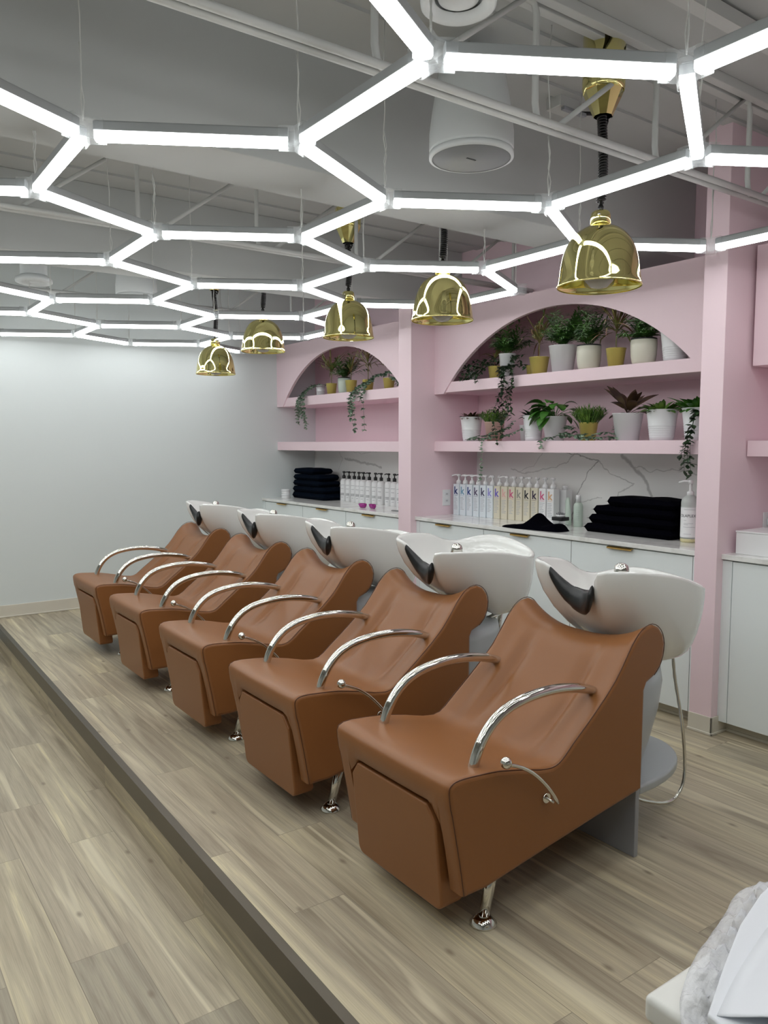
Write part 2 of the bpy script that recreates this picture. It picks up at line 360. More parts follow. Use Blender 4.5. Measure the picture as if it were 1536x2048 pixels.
# pink pillars and arches
PX = 3.462
struct(box(PX, XW, 2.085, 2.205, FZ, CZ, 'pink', 'wall_pillar_near', None, .003))
struct(box(PX, XW, 4.494, 4.645, FZ, 2.44, 'pink', 'wall_pillar_far', None, .003))
def arch(y0, y1, cy, cz, r, name):
    z0, z1 = 1.812, 2.40; m = MB(); n = 64
    hw = math.sqrt(r*r-(z0-cz)**2)
    ys = sorted(set([y0, y1]+[min(max(cy+hw*math.sin(PI*(i/n-.5)), y0), y1) for i in range(n+1)]))
    def zz(y):
        d = r*r-(y-cy)**2
        return max(z0, cz+math.sqrt(d)) if d > 0 else z0
    xs = (3.68, 3.705)
    vs = []
    for y in ys:
        for x in xs: vs += [(x, y, zz(y)), (x, y, z1)]
    fs = []
    for i in range(len(ys)-1):
        a = i*4; b = a+4
        fs += [(a, b, b+1, a+1), (a+2, a+3, b+3, b+2), (a, a+2, b+2, b), (a+1, b+1, b+3, a+3)]
    fs += [(0, 1, 3, 2), tuple(len(vs)-4+k for k in (0, 2, 3, 1))]
    m.add(vs, fs, 'pink')
    m.box(3.705, XW, y0, y1, 2.38, 2.40, 'pink')
    return struct(m.obj(name))
arch(2.205, 4.494, 3.361, .95, 1.3426, 'wall_arch_near')
arch(4.645, YB, 5.83, 1.009, 1.2813, 'wall_arch_far')
struct(box(4.108, XW, 2.205, 4.494, .92, 1.40, 'marble', 'trim_4'))
struct(box(4.108, XW, 4.645, YB, .92, 1.40, 'marble', 'trim_5'))
struct(box(4.108, XW, -.6, 2.085, .92, 1.00, 'marble', 'trim_6'))
struct(MB().box(XL, 3.55, YB-.012, YB, FZ, FZ+.10, 'base').box(XL, 3.55, YB-.022, YB-.012, FZ, FZ+.012, 'base').obj('baseboard_back', None, .003))
m = MB().box(PX-.008, PX, 2.077, 2.205, FZ, FZ+.088, 'base').box(PX-.016, PX-.008, 2.069, 2.205, FZ, FZ+.012, 'base')
m.box(PX-.008, 3.6, 2.077, 2.085, FZ, FZ+.088, 'base').box(PX-.016, 3.6, 2.069, 2.077, FZ, FZ+.012, 'base')
struct(m.obj('baseboard_pillar_near', None, .002))
struct(MB().box(PX-.008, PX, 4.486, 4.645, FZ, FZ+.088, 'base').obj('baseboard_pillar_far', None, .002))

# shelves
for nm, x0, y0, y1, z0, z1, lb in (
    ('wall_shelf', 3.69, 2.205, 4.494, 1.821, 1.895, 'upper pink shelf inside the larger near arch, crowded with big potted plants'),
    ('wall_shelf', 3.68, 2.205, 4.494, 1.396, 1.470, 'lower pink shelf below the larger arch, above the square bottles'),
    ('wall_shelf', 3.69, 4.645, YB, 1.812, 1.895, 'upper pink shelf inside the smaller far arch with trailing plants'),
    ('wall_shelf', 3.68, 4.645, YB, 1.388, 1.470, 'empty lower pink shelf below the smaller far arch'),
    ('wall_shelf', 3.68, -.6, 2.079, 1.389, 1.466, 'short pink shelf at right edge past the near pillar')):
    o = box(x0, 4.12, y0, y1, z0, z1, 'pink', nm, None, .002); tag(o, lb, 'shelf', 'pink wall shelves')
t = empty('wall_cabinet', (3.68, 2.07, 1.826), 'pink upper wall cabinet at the right edge of the photo', 'cabinet')
box(.02, .44, -2.6, 0, 0, .57, 'pink', 'body', t, .002)
for k in range(4): box(0, .018, -.62*(k+1)+.004, -.62*k-.002, .0, .57, 'pink', 'door', t, .002)

# base cabinets + worktops
def base_run(y0, y1, splits, handles, labels, lbtop, z=.895, filler_lo=.04, filler_hi=.04):
    edges = [y0+filler_lo]+splits+[y1-filler_hi]
    for k in range(len(edges)-1):
        a, b = edges[k], edges[k+1]
        A = y0 if k == 0 else a; B = y1 if k == len(edges)-2 else b
        t = empty('base_cabinet', (3.515, (a+b)/2, FZ), labels[k], 'cabinet', 'white base cabinets'); c = (a+b)/2
        ga = .003 if k == 0 else 0; gb = .003 if k == len(edges)-2 else 0
        box(.02, .585, A-c+ga, B-c-gb, .09, z-FZ-.003, 'cab', 'body', t)
        box(.07, .585, A-c+ga, B-c-gb, 0, .09, 'base', 'plinth', t)
        box(.06, .07, A-c, B-c, 0, .012, 'base', 'plinth_trim', t)
        if k == 0: box(.0, .02, A-c, a-c-.0015, .062, z-FZ-.006, 'cab', 'filler_strip', t)
        if k == len(edges)-2: box(.0, .02, b-c+.0015, B-c, .062, z-FZ-.006, 'cab', 'filler_strip', t)
        d = box(0, .019, a-c+.0015, b-c-.0015, .062, z-FZ-.008, 'cab', 'door', t, .0015)
        box(.001, .022, a-c, a-c+.0015, .062, z-FZ-.008, 'gap', 'door_gap_shade', t)  # dark strip between doors, the shade of the gap put into its colour
        h0, h1 = handles[k]
        if h0 is not None:
            h = MB().box(-.022, .0, h0-c, h1-c, z-FZ-.010, z-FZ-.007, 'goldh').box(-.022, -.018, h0-c, h1-c, z-FZ-.018, z-FZ-.007, 'goldh').obj('handle', d)
    o = box(3.50, 4.108, y0, y1, z, .92, 'counter', 'worktop', None, .002); tag(o, lbtop, 'worktop')
base_run(2.205, 4.494, [3.03, 3.775], [(2.60, 2.76), (3.36, 3.51), (4.10, 4.25)],
         ['white base cabinet next to the near pink pillar, below the big towel stack',
          'middle white base cabinet of the near run, below the flat black towel',
          'white base cabinet of the near run below the square bottles, beside far pillar'],
         'white quartz worktop holding the square bottles and black towels')
base_run(4.645, YB, [5.45, 6.17], [(5.02, 5.18), (5.73, 5.90), (6.46, 6.63)],
         ['white base cabinet of the far run next to the far pink pillar',
          'middle white base cabinet of the far run behind the basins',
          'white base cabinet in the far corner against the white wall'],
         'white quartz worktop in the far niche with round white bottles')
base_run(-.6, 2.085, [.1, .9], [(None, None)]*3,
         ['white base cabinet far right, mostly outside the frame', 'white base cabinet outside the right edge of the frame',
          'tall white base cabinet door right of the near pillar at the right edge'],
         'white quartz worktop right of the near pillar with a white box', filler_hi=.05)

# ---------------------------------------------------------------- ceiling joists
def joist(y, label):
    t = empty('ceiling_joist', (0, y, 2.52), label, 'joist', 'open web steel joists'); x0, x1 = -3.15, 4.1
    MB().tube([(x0, -.016, 0), (x1, -.016, 0)], .013, 'steel', 8).tube([(x0, .02, -.004), (x1, .02, -.004)], .012, 'steel', 8).obj('lower_chord', t)
    MB().box(x0, x1, -.045, -.008, .37, .41, 'steel').box(x0, x1, .008, .045, .37, .41, 'steel').box(x0, x1, -.008, .008, .395, .41, 'gap').obj('upper_chord', t, .003)
    x = 1.33-.65*6
    while x < 4.0:
        MB().tube([(x-.05, 0, .375), (x-.012, 0, .37), (x, 0, .34), (x, 0, .06), (x+.008, 0, .02), (x+.03, 0, 0)], .0115, 'steel', 8).obj('web_vertical', t)
        if x+.62 < 4.05: MB().tube([(x+.10, 0, 0), (x+.60, 0, .375)], .0095, 'steel', 8).obj('web_diagonal', t)
        x += .65
joist(1.90, 'nearest white open-web steel joist crossing behind the front pendant')
joist(3.95, 'second white open-web steel joist beyond the first ceiling bulkhead')
joist(5.92, 'farthest white open-web steel joist near the back wall')

# ---------------------------------------------------------------- honeycomb light
def honeycomb():
    O = Vector((.631, 2.309)); E = .594; h = Vector((math.sqrt(3)/2, -.5)); l = Vector((-.5, -math.sqrt(3)/2))
    def W(a, b): return O+E*(a*h+b*math.sqrt(3)/2*l)
    seen = {}; q = [(0., 0., 0)]; edges = set()
    def ok(a, b):
        p = W(a, b); return -1.25 < p.x < 3.22 and -.5 < p.y < 6.85
    while q:
        a, b, ty = q.pop()
        if (a, b) in seen: continue
        seen[(a, b)] = ty
        nb = [(a+1, b), (a-.5, b+1), (a-.5, b-1)] if ty == 0 else [(a-1, b), (a+.5, b+1), (a+.5, b-1)]
        for c in nb:
            if ok(*c):
                edges.add(tuple(sorted([(a, b), c])))
                if c not in seen: q.append((c[0], c[1], 1-ty))
    t = empty('honeycomb_ceiling_light', (O.x, O.y, 2.30), 'large suspended honeycomb of glowing white light tubes under the ceiling', 'ceiling light')
    base = Vector((O.x, O.y, 0)); g = .03
    hs = MB().box(g, E-g, -.0185, .0185, .012, .036, 'alu').box(g, E-g, -.013, .013, .036, .040, 'alu')
    ho = hs.obj('tube_housing', t, .002)
    ln = E-2*g-.004
    sec = [(-.0175, .012), (-.0175, -.004), (-.013, -.011), (.013, -.011), (.0175, -.004), (.0175, .012)]
    dm = MB(); xa, xb = g+.002, E-g-.002; k6 = len(sec)
    dv = [(xx, a, b) for xx in (xa, xb) for a, b in sec]
    dm.add(dv, [(i, (i+1) % k6, k6+(i+1) % k6, k6+i) for i in (1, 2, 3)], 'led')
    dm.add(dv, [(i, (i+1) % k6, k6+(i+1) % k6, k6+i) for i in (0, 4, 5)]+[tuple(range(5, -1, -1)), tuple(range(6, 12))], 'leds')
    di = dm.obj('tube_diffuser', ho)
    first = True
    for (a, b) in sorted(edges):
        p, r = W(*a), W(*b); d = r-p
        o = ho if first else copy_tree(ho, t); first = False
        o.location = Vector((p.x, p.y, 0))-base; o.rotation_euler = (0, 0, math.atan2(d.y, d.x))
    cn = {}
    for ty in (0, 1):
        m = MB(); m.lathe([(.014, -.016), (.016, 0), (.016, .034), (.012, .042)], 'clear', 12)
        for k in range(3):
            an = {0: [-PI/6, PI/2, PI+PI/6], 1: [PI-PI/6, -PI/2, PI/6]}[ty][k]
            c, s_ = math.cos(an), math.sin(an)
            def R(x, y, z): return (x*c-y*s_, x*s_+y*c, z)
            for (y0, z0, y1, z1) in ((-.0215, -.0145, -.0195, .043), (.0195, -.0145, .0215, .043), (-.0215, .041, .0215, .043), (-.0215, -.0145, .0215, -.0125)):
                vs = [R(x, y, z) for x in (.012, .058) for y in (y0, y1) for z in (z0, z1)]
                m.add(vs, [(0, 1, 3, 2), (4, 6, 7, 5), (0, 4, 5, 1), (2, 3, 7, 6), (0, 2, 6, 4), (1, 5, 7, 3)], 'clear')
        cn[ty] = m.obj('connector', t)
    used = {0: False, 1: False}; wire = None
    for (a, b), ty in sorted(seen.items()):
        if not any((a, b) in e for e in edges): continue
        p = W(a, b)
        o = cn[ty] if not used[ty] else copy_tree(cn[ty], t); used[ty] = True
        o.location = Vector((p.x, p.y, 0))-base
        rz = random.uniform(0, 6)
        if wire is None:
            pts = [(0, 0, .042), (.004, .002, .1), (-.004, .003, .16), (.005, -.002, .22), (0, 0, .32), (.008, .004, .45), (0, 0, .628)]
            wire = MB().tube(pts, .0021, 'wire', 5).tube([(0, 0, .042), (-.006, -.002, .09), (.004, 0, .14), (-.005, .003, .19), (.006, .002, .25)], .0018, 'wire', 5).obj('suspension_wire', t)
            wo = wire
        else: wo = copy_tree(wire, t)
        wo.location = Vector((p.x, p.y, 0))-base; wo.rotation_euler = (0, 0, rz)
honeycomb()

# ---------------------------------------------------------------- pendant lamps
def pendant(x, y, z, label):
    t = empty('pendant_lamp', (x, y, z), label, 'pendant lamp', 'gold dome pendant lamps')
    out = [(.155, 0), (.1565, .004), (.153, .012), (.150, .03), (.146, .06), (.139, .10), (.129, .135), (.114, .166), (.095, .191), (.070, .210), (.045, .221), (.038, .223)]
    inn = [(r-.0025, zz-.002 if zz > .02 else zz) for r, zz in out[::-1]]
    MB().lathe(smooth2(out)+[(.03, .223)]+[(.028, .220)]+smooth2(inn)[1:]+[(.155, 0)], 'brass', 64, cap=False).obj('lamp_shade', t)
    MB().lathe([(.037, .222), (.0365, .258), (.034, .270), (.028, .276), (.004, .277)], 'brass', 32).obj('shade_cap', t)
    MB().tube([(-.03, -.02, .25), (-.05, -.034, .25)], .003, 'chrome', 8).ball((-.052, -.036, .25), .0055, 'chrome', 8).obj('switch_screw', t)
    b = MB().lathe([(1e-5, -.006), (.03, 0), (.052, .022), (.058, .05), (.05, .082), (.03, .11), (.016, .135), (.016, .2)], 'glass', 24).obj('bulb', t)
    tag(b, 'frosted unlit bulb')
    top = CZ-z; cb = top-.28
    MB().lathe([(.008, .275), (.011, .292), (.006, .302)], 'black', 12).obj('cord_grip', t)
    pts = []; z0 = .31; z1 = cb+.01; n = int((z1-z0)/.0098)
    for k in range(n*9+1):
        a = 2*PI*k/9; u = k/(n*9); sw = .008*math.sin(u*PI*1.3)
        pts.append((sw+.0155*math.cos(a), .0155*math.sin(a), z0+(z1-z0)*u))
    MB().tube(pts, .0040, 'black', 5).tube([(0, 0, z0-.01), (.003, 0, (z0+z1)/2), (0, 0, z1+.01)], .0075, 'black', 6).obj('coil_cord', t)
    MB().tube([(.012, 0, z1-.02), (.022, 0, z1-.035), (.03, .003, z1-.02), (.024, 0, z1+.012)], .0045, 'black', 6).obj('cord_loop', t)
    prof = [(.03, cb), (.062, cb+.075), (.066, cb+.085)]
    m = MB(); n = 9
    m.lathe([(.001, cb), (.034, cb)], 'brass', n)
    o1 = len(m.sm); m.lathe([(.034, cb), (.073, cb+.085)], 'brass', n)
    m.sm = [False]*len(m.sm)
    m.lathe([(.073, cb+.085), (.077, cb+.10), (.077, top-.0)], 'brass', 32)
    m.obj('ceiling_cup', t)
def smooth2(pr):
    return [(p.x, p.y) for p in smooth_path([(a, b, 0) for a, b in pr], 2)]
pendant(2.395, 1.957, 2.035, 'largest nearest gold dome pendant, in front of the right end of big arch')
pendant(2.55, 3.055, 2.063, 'gold dome pendant left of the big arch, second nearest')
pendant(2.625, 4.03, 2.090, 'gold dome pendant above the top of the small arch, middle of the row')
pendant(2.575, 5.06, 2.102, 'gold dome pendant in front of the corner where white wall meets pink')
pendant(2.562, 5.86, 2.000, 'smallest farthest gold dome pendant, hanging lowest against the white wall')

# ---------------------------------------------------------------- speakers, diffusers, box on ceiling
def speaker(x, y, z, r, label, hh=.36):
    t = empty('pendant_speaker', (x, y, z), label, 'speaker', 'white pendant speakers')
    MB().lathe([(r*.985, .02), (r, .03), (r*.995, .09), (r*.93, .17), (r*.84, .25), (r*.77, .32), (r*.70, hh-.01), (.001, hh)], 'spk', 48).obj('body', t)
    MB().lathe([(r*.93, -.002), (r, 0), (r*1.0, .018), (r*.96, .021)], 'spk', 48, cap=False).obj('bottom_ring', t)
    MB().lathe([(.001, -.001), (r*.955, -.001), (r*.955, .01)], 'grille', 48).obj('grille', t)
    MB().box(-.022, .022, -.003, .003, -.003, -.001, 'ink').obj('name_badge', t)
    MB().box(-.02, -.012, -.004, .004, hh-.004, CZ-z, 'chrome').box(.012, .02, -.004, .004, hh-.004, CZ-z, 'chrome').box(-.02, .02, -.006, .006, hh+.02, hh+.03, 'black').obj('hanging_bracket', t)
speaker(2.03, 2.27, 2.515, .158, 'big white cylindrical speaker hanging behind the nearest joist', .33)
speaker(1.84, 5.54, 2.465, .14, 'distant white cylindrical speaker hanging at left near the back wall', .36)
def diffuser(x, y, z, r, label, duct=None):
    t = empty('round_air_diffuser', (x, y, z), label, 'air diffuser', 'round white ceiling air diffusers')
    MB().lathe([(r*.62, .02), (r*.72, .004), (r*.86, -.004), (r*.98, .004), (r, .016), (r*.97, .03), (r*.7, .05)], 'spk', 48, cap=False).obj('ring', t)
    MB().lathe([(.001, .004), (r*.3, .006), (r*.52, .018), (r*.58, .03)], 'spk', 40).obj('centre_disc', t)
    MB().lathe([(r*.72, .05), (r*.72, CZ-z)], 'spk', 40).obj('duct_collar', t)
diffuser(1.40, 1.62, 2.58, .10, 'round white air diffuser at the top edge above the near speaker')
diffuser(1.18, 5.58, 2.50, .115, 'small round white air diffuser far left beyond the second bulkhead')
t = empty('round_duct', (.5, 5.35, 2.72), 'fat white round duct at the far left below the ceiling', 'duct')
MB().tube(smooth_path([(-1.6, 0, 0), (-.2, 0, 0), (.22, .02, -.01), (.37, .03, -.06), (.42, .03, -.14)], 5), .13, 'spk', 24).obj('duct_body', t)
t = empty('junction_box', (2.66, 2.39, CZ), 'small white electrical box on the ceiling beside the front pendant cup', 'electrical box')
MB().box(-.06, .06, -.04, .04, -.055, 0, 'steel').obj('box_body', t, .004)
MB().box(-.05, .09, -.055, -.035, -.075, -.06, 'plate').obj('bracket_plate', t, .002)
MB().tube([(.06, 0, -.03), (.12, 0, -.035), (.2, -.01, -.02), (.3, -.02, -.01)], .009, 'black', 8).obj('flex_conduit', t)

# ---------------------------------------------------------------- shampoo stations
def rnd_profile():
    # x, z (floor-relative), per point: flange section, centre section
    P = [ ((.150, .150), (.120, .190)), ((.075, .149), (.124, .30)), ((.060, .152), (.126, .36)), ((.052, .20), (.128, .385)), ((.040, .27), (.128, .400)),
          ((.028, .33), (.100, .404)), ((.014, .40), (.024, .404)), ((.008, .42), (.008, .414)), ((.003, .455), (.003, .450)), ((.002, .478), (.002, .472)), ((.010, .492), (.008, .486)),
          ((.028, .500), (.026, .492)), ((.06, .502), (.06, .494)), ((.12, .498), (.12, .488)), ((.193, .491), (.193, .478)), ((.286, .472), (.286, .458)),
          ((.366, .452), (.366, .440)), ((.415, .446), (.42, .432)), ((.445, .452), (.455, .434)), ((.470, .468), (.485, .447)), ((.505, .497), (.525, .478)),
          ((.575, .550), (.595, .535)), ((.647, .608), (.66, .590)), ((.705, .662), (.715, .645)), ((.747, .714), (.75, .688)), ((.785, .765), (.785, .72)), ((.82, .800), (.82, .738)),
          ((.855, .819), (.855, .745)), ((.895, .824), (.89, .743)), ((.930, .810), (.915, .733)), ((.957, .780), (.935, .715)), ((.968, .742), (.945, .69)), ((.962, .700), (.94, .665)),
          ((.945, .665), (.93, .645)), ((.915, .638), (.91, .630)), ((.872, .620), (.872, .618)), ((.862, .60), (.862, .60)), ((.861, .45), (.861, .45)), ((.860, .262), (.860, .262)),
          ((.84, .252), (.84, .252)), ((.62, .222), (.62, .225)), ((.366, .184), (.366, .19)) ]
    return P
def make_station():
    root = empty('shampoo_station', (0, 0, FZ))
    # local: x 0 = chair front, y 0 = centre
    P = rnd_profile(); n = len(P); HW = .29; R = .016
    vlist = []
    for k in range(5):
        a = k/4*PI/2; vlist.append((HW-R+R*math.sin(a), R*(1-math.cos(a)), 0))
    # from edge inwards
    edge = [(v, ins) for v, ins, _ in vlist][::-1]
    secs = [(v, ins, 0.) for v, ins in edge]      # outer to inner, flange section
    secs += [(.262, 0, 0.), (.240, 0, 0.), (.232, 0, .0), (.228, 0, 1.), (.21, 0, 1.), (.19, 0, 1.), (.175, 0, 1.), (.16, 0, 1.), (.145, 0, 1.), (.13, 0, 1.), (.115, 0, 1.), (.09, 0, 1.), (.07, 0, 1.), (.04, 0, 1.), (0, 0, 1.)]
    full = [(v, i, c) for v, i, c in secs]+[(-v, i, c) for v, i, c in secs[-2::-1]]
    def norm2(pts):
        out = []
        for i in range(n):
            a = Vector(pts[i-1]); b = Vector(pts[(i+1) % n]); t = (b-a).normalized(); out.append(Vector((t.y, -t.x)))
        return out
    vs = []
    for v, ins, c in full:
        u = abs(v)/HW
        pts = []
        for i, (A, B) in enumerate(P):
            if i <= 6 or i >= 40:
                q = Vector(B if c else A)
                if c and 3 <= i <= 6: q.y -= .05*max(0, (abs(v)-.180)/.048)
            else:
                wgt = (1-u**2.6) if 24 <= i <= 35 else max(0, 1-u**3)
                q = Vector(A).lerp(Vector(B), wgt)
                # vertical soft creases in the back cushion
                if 19 <= i <= 25:
                    amp = {19: .2, 20: .7, 21: 1, 22: .8, 23: 1, 24: .5, 25: .2}[i]
                    q += Vector((.015, -.009))*amp*math.exp(-((abs(v)-.145)/.022)**2)
                    q += Vector((-.006, .004))*amp*math.exp(-((abs(v)-.185)/.02)**2)
            pts.append(q)
        nr = norm2(pts)
        for q, m_ in zip(pts, nr): vs.append((q.x+(m_.x)*-ins*-1 if False else q.x-m_.x*ins*SGN, v, q.y-m_.y*ins*SGN))
    k = len(full)
    fs = [(j*n+i, j*n+(i+1) % n, (j+1)*n+(i+1) % n, (j+1)*n+i) for j in range(k-1) for i in range(n)]
    m = MB().add(vs, fs, 'leather', True); m.add(vs, [tuple(range(n)), tuple(range((k-1)*n, k*n))], 'leather', False)
    sh = m.obj('seat_shell', root)
    # mark flange steps sharp by edge split
    es = sh.modifiers.new('es', 'EDGE_SPLIT'); es.split_angle = 1.0
    for sg in (1, -1):
        pts = [(P[i][0][0], sg*(HW-.0045), P[i][0][1]) for i in range(2, 35)]
        nr = norm2([p[0] for p in P])
        pts = [(P[i][0][0]+nr[i].x*.0045, sg*(HW-.0042), P[i][0][1]+nr[i].y*.0045) for i in range(2, 35)]
        pts = smooth_path(pts, 2)
        MB().tube(pts, .0015, 'seam', 5).obj('piping', sh)
    # footrest pad
    r = .03; poly = []
    for cx, cz, a0 in ((-.184, .105, PI), (.184, .105, 1.5*PI)):
        for j in range(6): a = a0+j/5*PI/2; poly.append((cx+r*math.cos(a), cz+r*math.sin(a)))
    poly += [(.214, .352), (.178, .398), (-.178, .398), (-.214, .352)]
    m = MB(); q = len(poly)
    def X(z, a): return a+(.396-z)*.10
    vs = [(X(z, .012), y, z) for y, z in poly]+[(X(z, .10), y*.98, z) for y, z in poly]
    m.add(vs, [(i, (i+1) % q, q+(i+1) % q, q+i) for i in range(q)]+[tuple(range(q)), tuple(range(2*q-1, q-1, -1))], 'leather')
    m.obj('footrest_pad', root, .007, 3)
    # armrests
    A = [(.150, .455), (.153, .49), (.168, .53), (.196, .573), (.240, .612), (.300, .638), (.380, .652), (.470, .655), (.560, .646), (.640, .628), (.712, .600)]
    for sg in (-1, 1):
        pts = smooth_path([(x, sg*.222, z) for x, z in A], 3)
        rs = [.0165]*len(pts); rs[-1] = .010; rs[-2] = .0145; rs[-3] = .0158
        MB().tube(pts, rs, 'chrome', 14).obj('armrest', root)
    # recline lever on the near side
    m = MB().ball((.185, -.322, .525), .0175, 'chrome', 16)
    m.tube(smooth_path([(.19, -.322, .52), (.25, -.322, .495), (.31, -.322, .455), (.37, -.322, .395), (.408, -.318, .345)], 3), .0058, 'chrome', 8)
    m.tube([(.39, -.318, .352), (.385, -.285, .357)], .004, 'chrome', 8)
    m.tube([(.385, -.296, .357), (.385, -.288, .357)], .015, 'chrome', 14)
    m.obj('recline_lever', root)
    for sg in (-1, 1):
        lg = MB().tube([(.275, sg*.20, .21), (.192, sg*.230, .016)], [.0185, .0165], 'chrome', 14).obj('leg', root)
        MB().lathe([(.020, 0), (.040, 0), (.041, .005), (.026, .020), (.017, .026)], 'chrome', 24, (.190, sg*.231, 0)).obj('leg_foot', lg)
    # upright panel behind the seat
    bp = MB().prism([(-.262, 0), (.262, 0), (.262, .60), (.25, .618), (-.25, .618), (-.262, .60)], .864, .884, 'plate').obj('back_panel', root, .003)
    # grey pedestal shell + tray
    m = MB(); rows = [(.25, .22, .20), (.34, .28, .215), (.45, .34, .225), (.55, .37, .225), (.59, .36, .22), (.60, .32, .19), (.602, .01, .01)]
    kk = 17; vs = []
    for z, dx, dy in rows:
        for j in range(kk):
            a = -PI/2+PI*j/(kk-1); vs.append((.884+dx*math.cos(a), dy*math.sin(a), z))
    m.add(vs, [(i*kk+j, i*kk+j+1, (i+1)*kk+j+1, (i+1)*kk+j) for i in range(len(rows)-1) for j in range(kk-1)], 'ped', True)
    m.obj('pedestal_cover', root)
    m = MB(); kk = 21; pt = [(.884+.44*math.cos(-PI/2+PI*j/(kk-1))**.8 if 0 < j < kk-1 else .884, .262*math.sin(-PI/2+PI*j/(kk-1))) for j in range(kk)]
    m.prism(pt, .215, .25, 'ped', 'z').obj('lower_tray', root, .01, 3)
    # ceramic basin
    bs = empty('basin', (0, 0, 0)); bs.parent = root
    BX, BYc = 1.334, 1.85
    rim = [(2.125, 1.715, 1.000), (2.175, 1.665, 1.005), (2.26, 1.628, 1.000), (2.39, 1.606, .980), (2.52, 1.602, .955), (2.64, 1.612, .925), (2.76, 1.648, .903), (2.85, 1.71, .900),
           (2.905, 1.79, .905), (2.925, 1.87, .912), (2.915, 1.95, .920), (2.87, 2.03, .925), (2.78, 2.085, .915), (2.66, 2.112, .905), (2.53, 2.112, .930), (2.40, 2.095, .975),
           (2.28, 2.075, 1.002), (2.19, 2.050, 1.013), (2.145, 2.020, 1.012), (2.135, 1.985, 1.008), (2.150, 1.955, .990), (2.175, 1.925, .945), (2.190, 1.87, .905), (2.185, 1.80, .900), (2.155, 1.755, .940)]
    rim = [Vector(((x if x < 2.4 else 2.4+(x-2.4)*.74)-BX, y-BYc, z-.03)) for x, y, z in rim]
    rim = smooth_path(rim, 2, True); q = len(rim)
    cb_ = Vector((1.285, 0, .60)); ci = Vector((1.16, 0, .73)); vs = []
    cen = Vector((1.13, 0, 0))
    T = [0, .05, .12, .22, .34, .46, .58, .70, .80, .88, .94, 1]
    for tt in T:
        a = tt*PI/2; kz = math.sin(a)**1.0
        for p in rim:
            fw = min(max((1.02-p.x)/.20, 0), 1); kx = max(math.cos(a), 0)**(.70+.75*fw*fw*(3-2*fw))
            tx = cb_.x+(p.x-cen.x)*.22; ty = (p.y)*.30
            vs.append((tx+(p.x-tx)*kx, ty+(p.y-ty)*kx, p.z+(cb_.z-p.z)*(kz**1.15)))
    nr_ = len(T)
    def off(p, f, dz): return (cen.x+(p.x-cen.x)*f, p.y*f, p.z+dz)
    inner = []
    for f, dz in ((1.0, .006), (.985, .011), (.955, .009), (.93, 0), (.91, -.02)):
        inner += [off(p, f, dz) for p in rim]
    for tt in (.2, .4, .6, .8, .93, 1):
        a = tt*PI/2; kx = max(math.cos(a), .06); kz = math.sin(a)
        for p in rim:
            s0 = Vector(off(p, .91, -.02)); s1 = Vector((ci.x, 0, ci.z))
            inner.append((s1.x+(s0.x-s1.x)*kx, s0.y*kx, s0.z+(s1.z-s0.z)*kz))
    ni = 5+6
    m = MB(); allv = vs[::-1]
    # order: outer bottom -> rim -> inner bottom
    ordv = []
    for i in range(nr_-1, -1, -1): ordv += vs[i*q:(i+1)*q]
    ordv += inner
    rows_ = nr_+ni
    m.add(ordv, [(i*q+j, i*q+(j+1) % q, (i+1)*q+(j+1) % q, (i+1)*q+j) for i in range(rows_-1) for j in range(q)]+[tuple(range(q)), tuple(range((rows_-1)*q, rows_*q))], 'ceramic', True)
    m.obj('bowl', bs)
    # neck pillow over the notch
    path = [Vector((x-BX, y-BYc, z)) for x, y, z in ((2.160, 1.950, .962), (2.172, 1.925, .930), (2.178, 1.885, .900), (2.176, 1.84, .884), (2.168, 1.795, .880), (2.150, 1.760, .890), (2.138, 1.742, .915))]
    path = smooth_path(path, 3); m = MB(); vs = []; kq = 12
    wid = []
    for i, p in enumerate(path):
        u = i/(len(path)-1); s_ = (.55+.6*u)*math.sin(PI*(.06+.88*u))**.35
        crease = 1-.12*math.exp(-((u-.42)/.035)**2)
        for j in range(kq):
            a = 2*PI*j/kq
            px_ = .022*math.cos(a)*s_*crease; pz_ = .048*math.sin(a)*s_*crease
            vs.append((p.x+px_-.01+pz_*.15, p.y, p.z+pz_-.018*s_))
    lp = len(path)
    m.add(vs, [(i*kq+j, i*kq+(j+1) % kq, (i+1)*kq+(j+1) % kq, (i+1)*kq+j) for i in range(lp-1) for j in range(kq)]+[tuple(range(kq)), tuple(range((lp-1)*kq, lp*kq))], 'vinyl', True)
    m.obj('neck_rest', bs)
    # tap on the near rim
    tp = MB().box(.86, .975, -.178, -.10, .89, .925, 'ceramic').obj('tap_deck', bs, .01, 3)
    fx, fy, fz = .915, -.140, .926
    m = MB().tube([(fx-.03, fy, fz+.004), (fx+.03, fy, fz+.004)], .016, 'chrome', 16, True, .5)
    m.lathe([(.020, 0), (.018, .012), (.017, .028)], 'chrome', 20, (fx, fy, fz+.004))
    m.lathe([(.0235, .030), (.026, .036), (.026, .052), (.022, .066), (.012, .074), (.001, .076)], 'chrome', 24, (fx, fy, fz+.004))
    m.lathe([(.0265, .032), (.0265, .040)], 'black', 24, (fx, fy, fz+.004))
    m.obj('tap', bs)
    MB().box(1.20, 1.245, -.215, -.19, .845, .885, 'chrome').box(1.208, 1.237, -.192, -.187, .853, .877, 'black').obj('overflow_plate', bs, .003)
    MB().lathe([(.001, .738), (.028, .738), (.03, .733)], 'chrome', 20, (ci.x, 0, 0)).obj('drain', bs)
    # supply pipes and hose
    MB().tube([(1.34, .02, .615), (1.31, .02, .40)], .014, 'chrome', 10).tube([(1.30, -.05, .62), (1.14, -.05, .58)], .012, 'chrome', 10).obj('support_pipe', root)
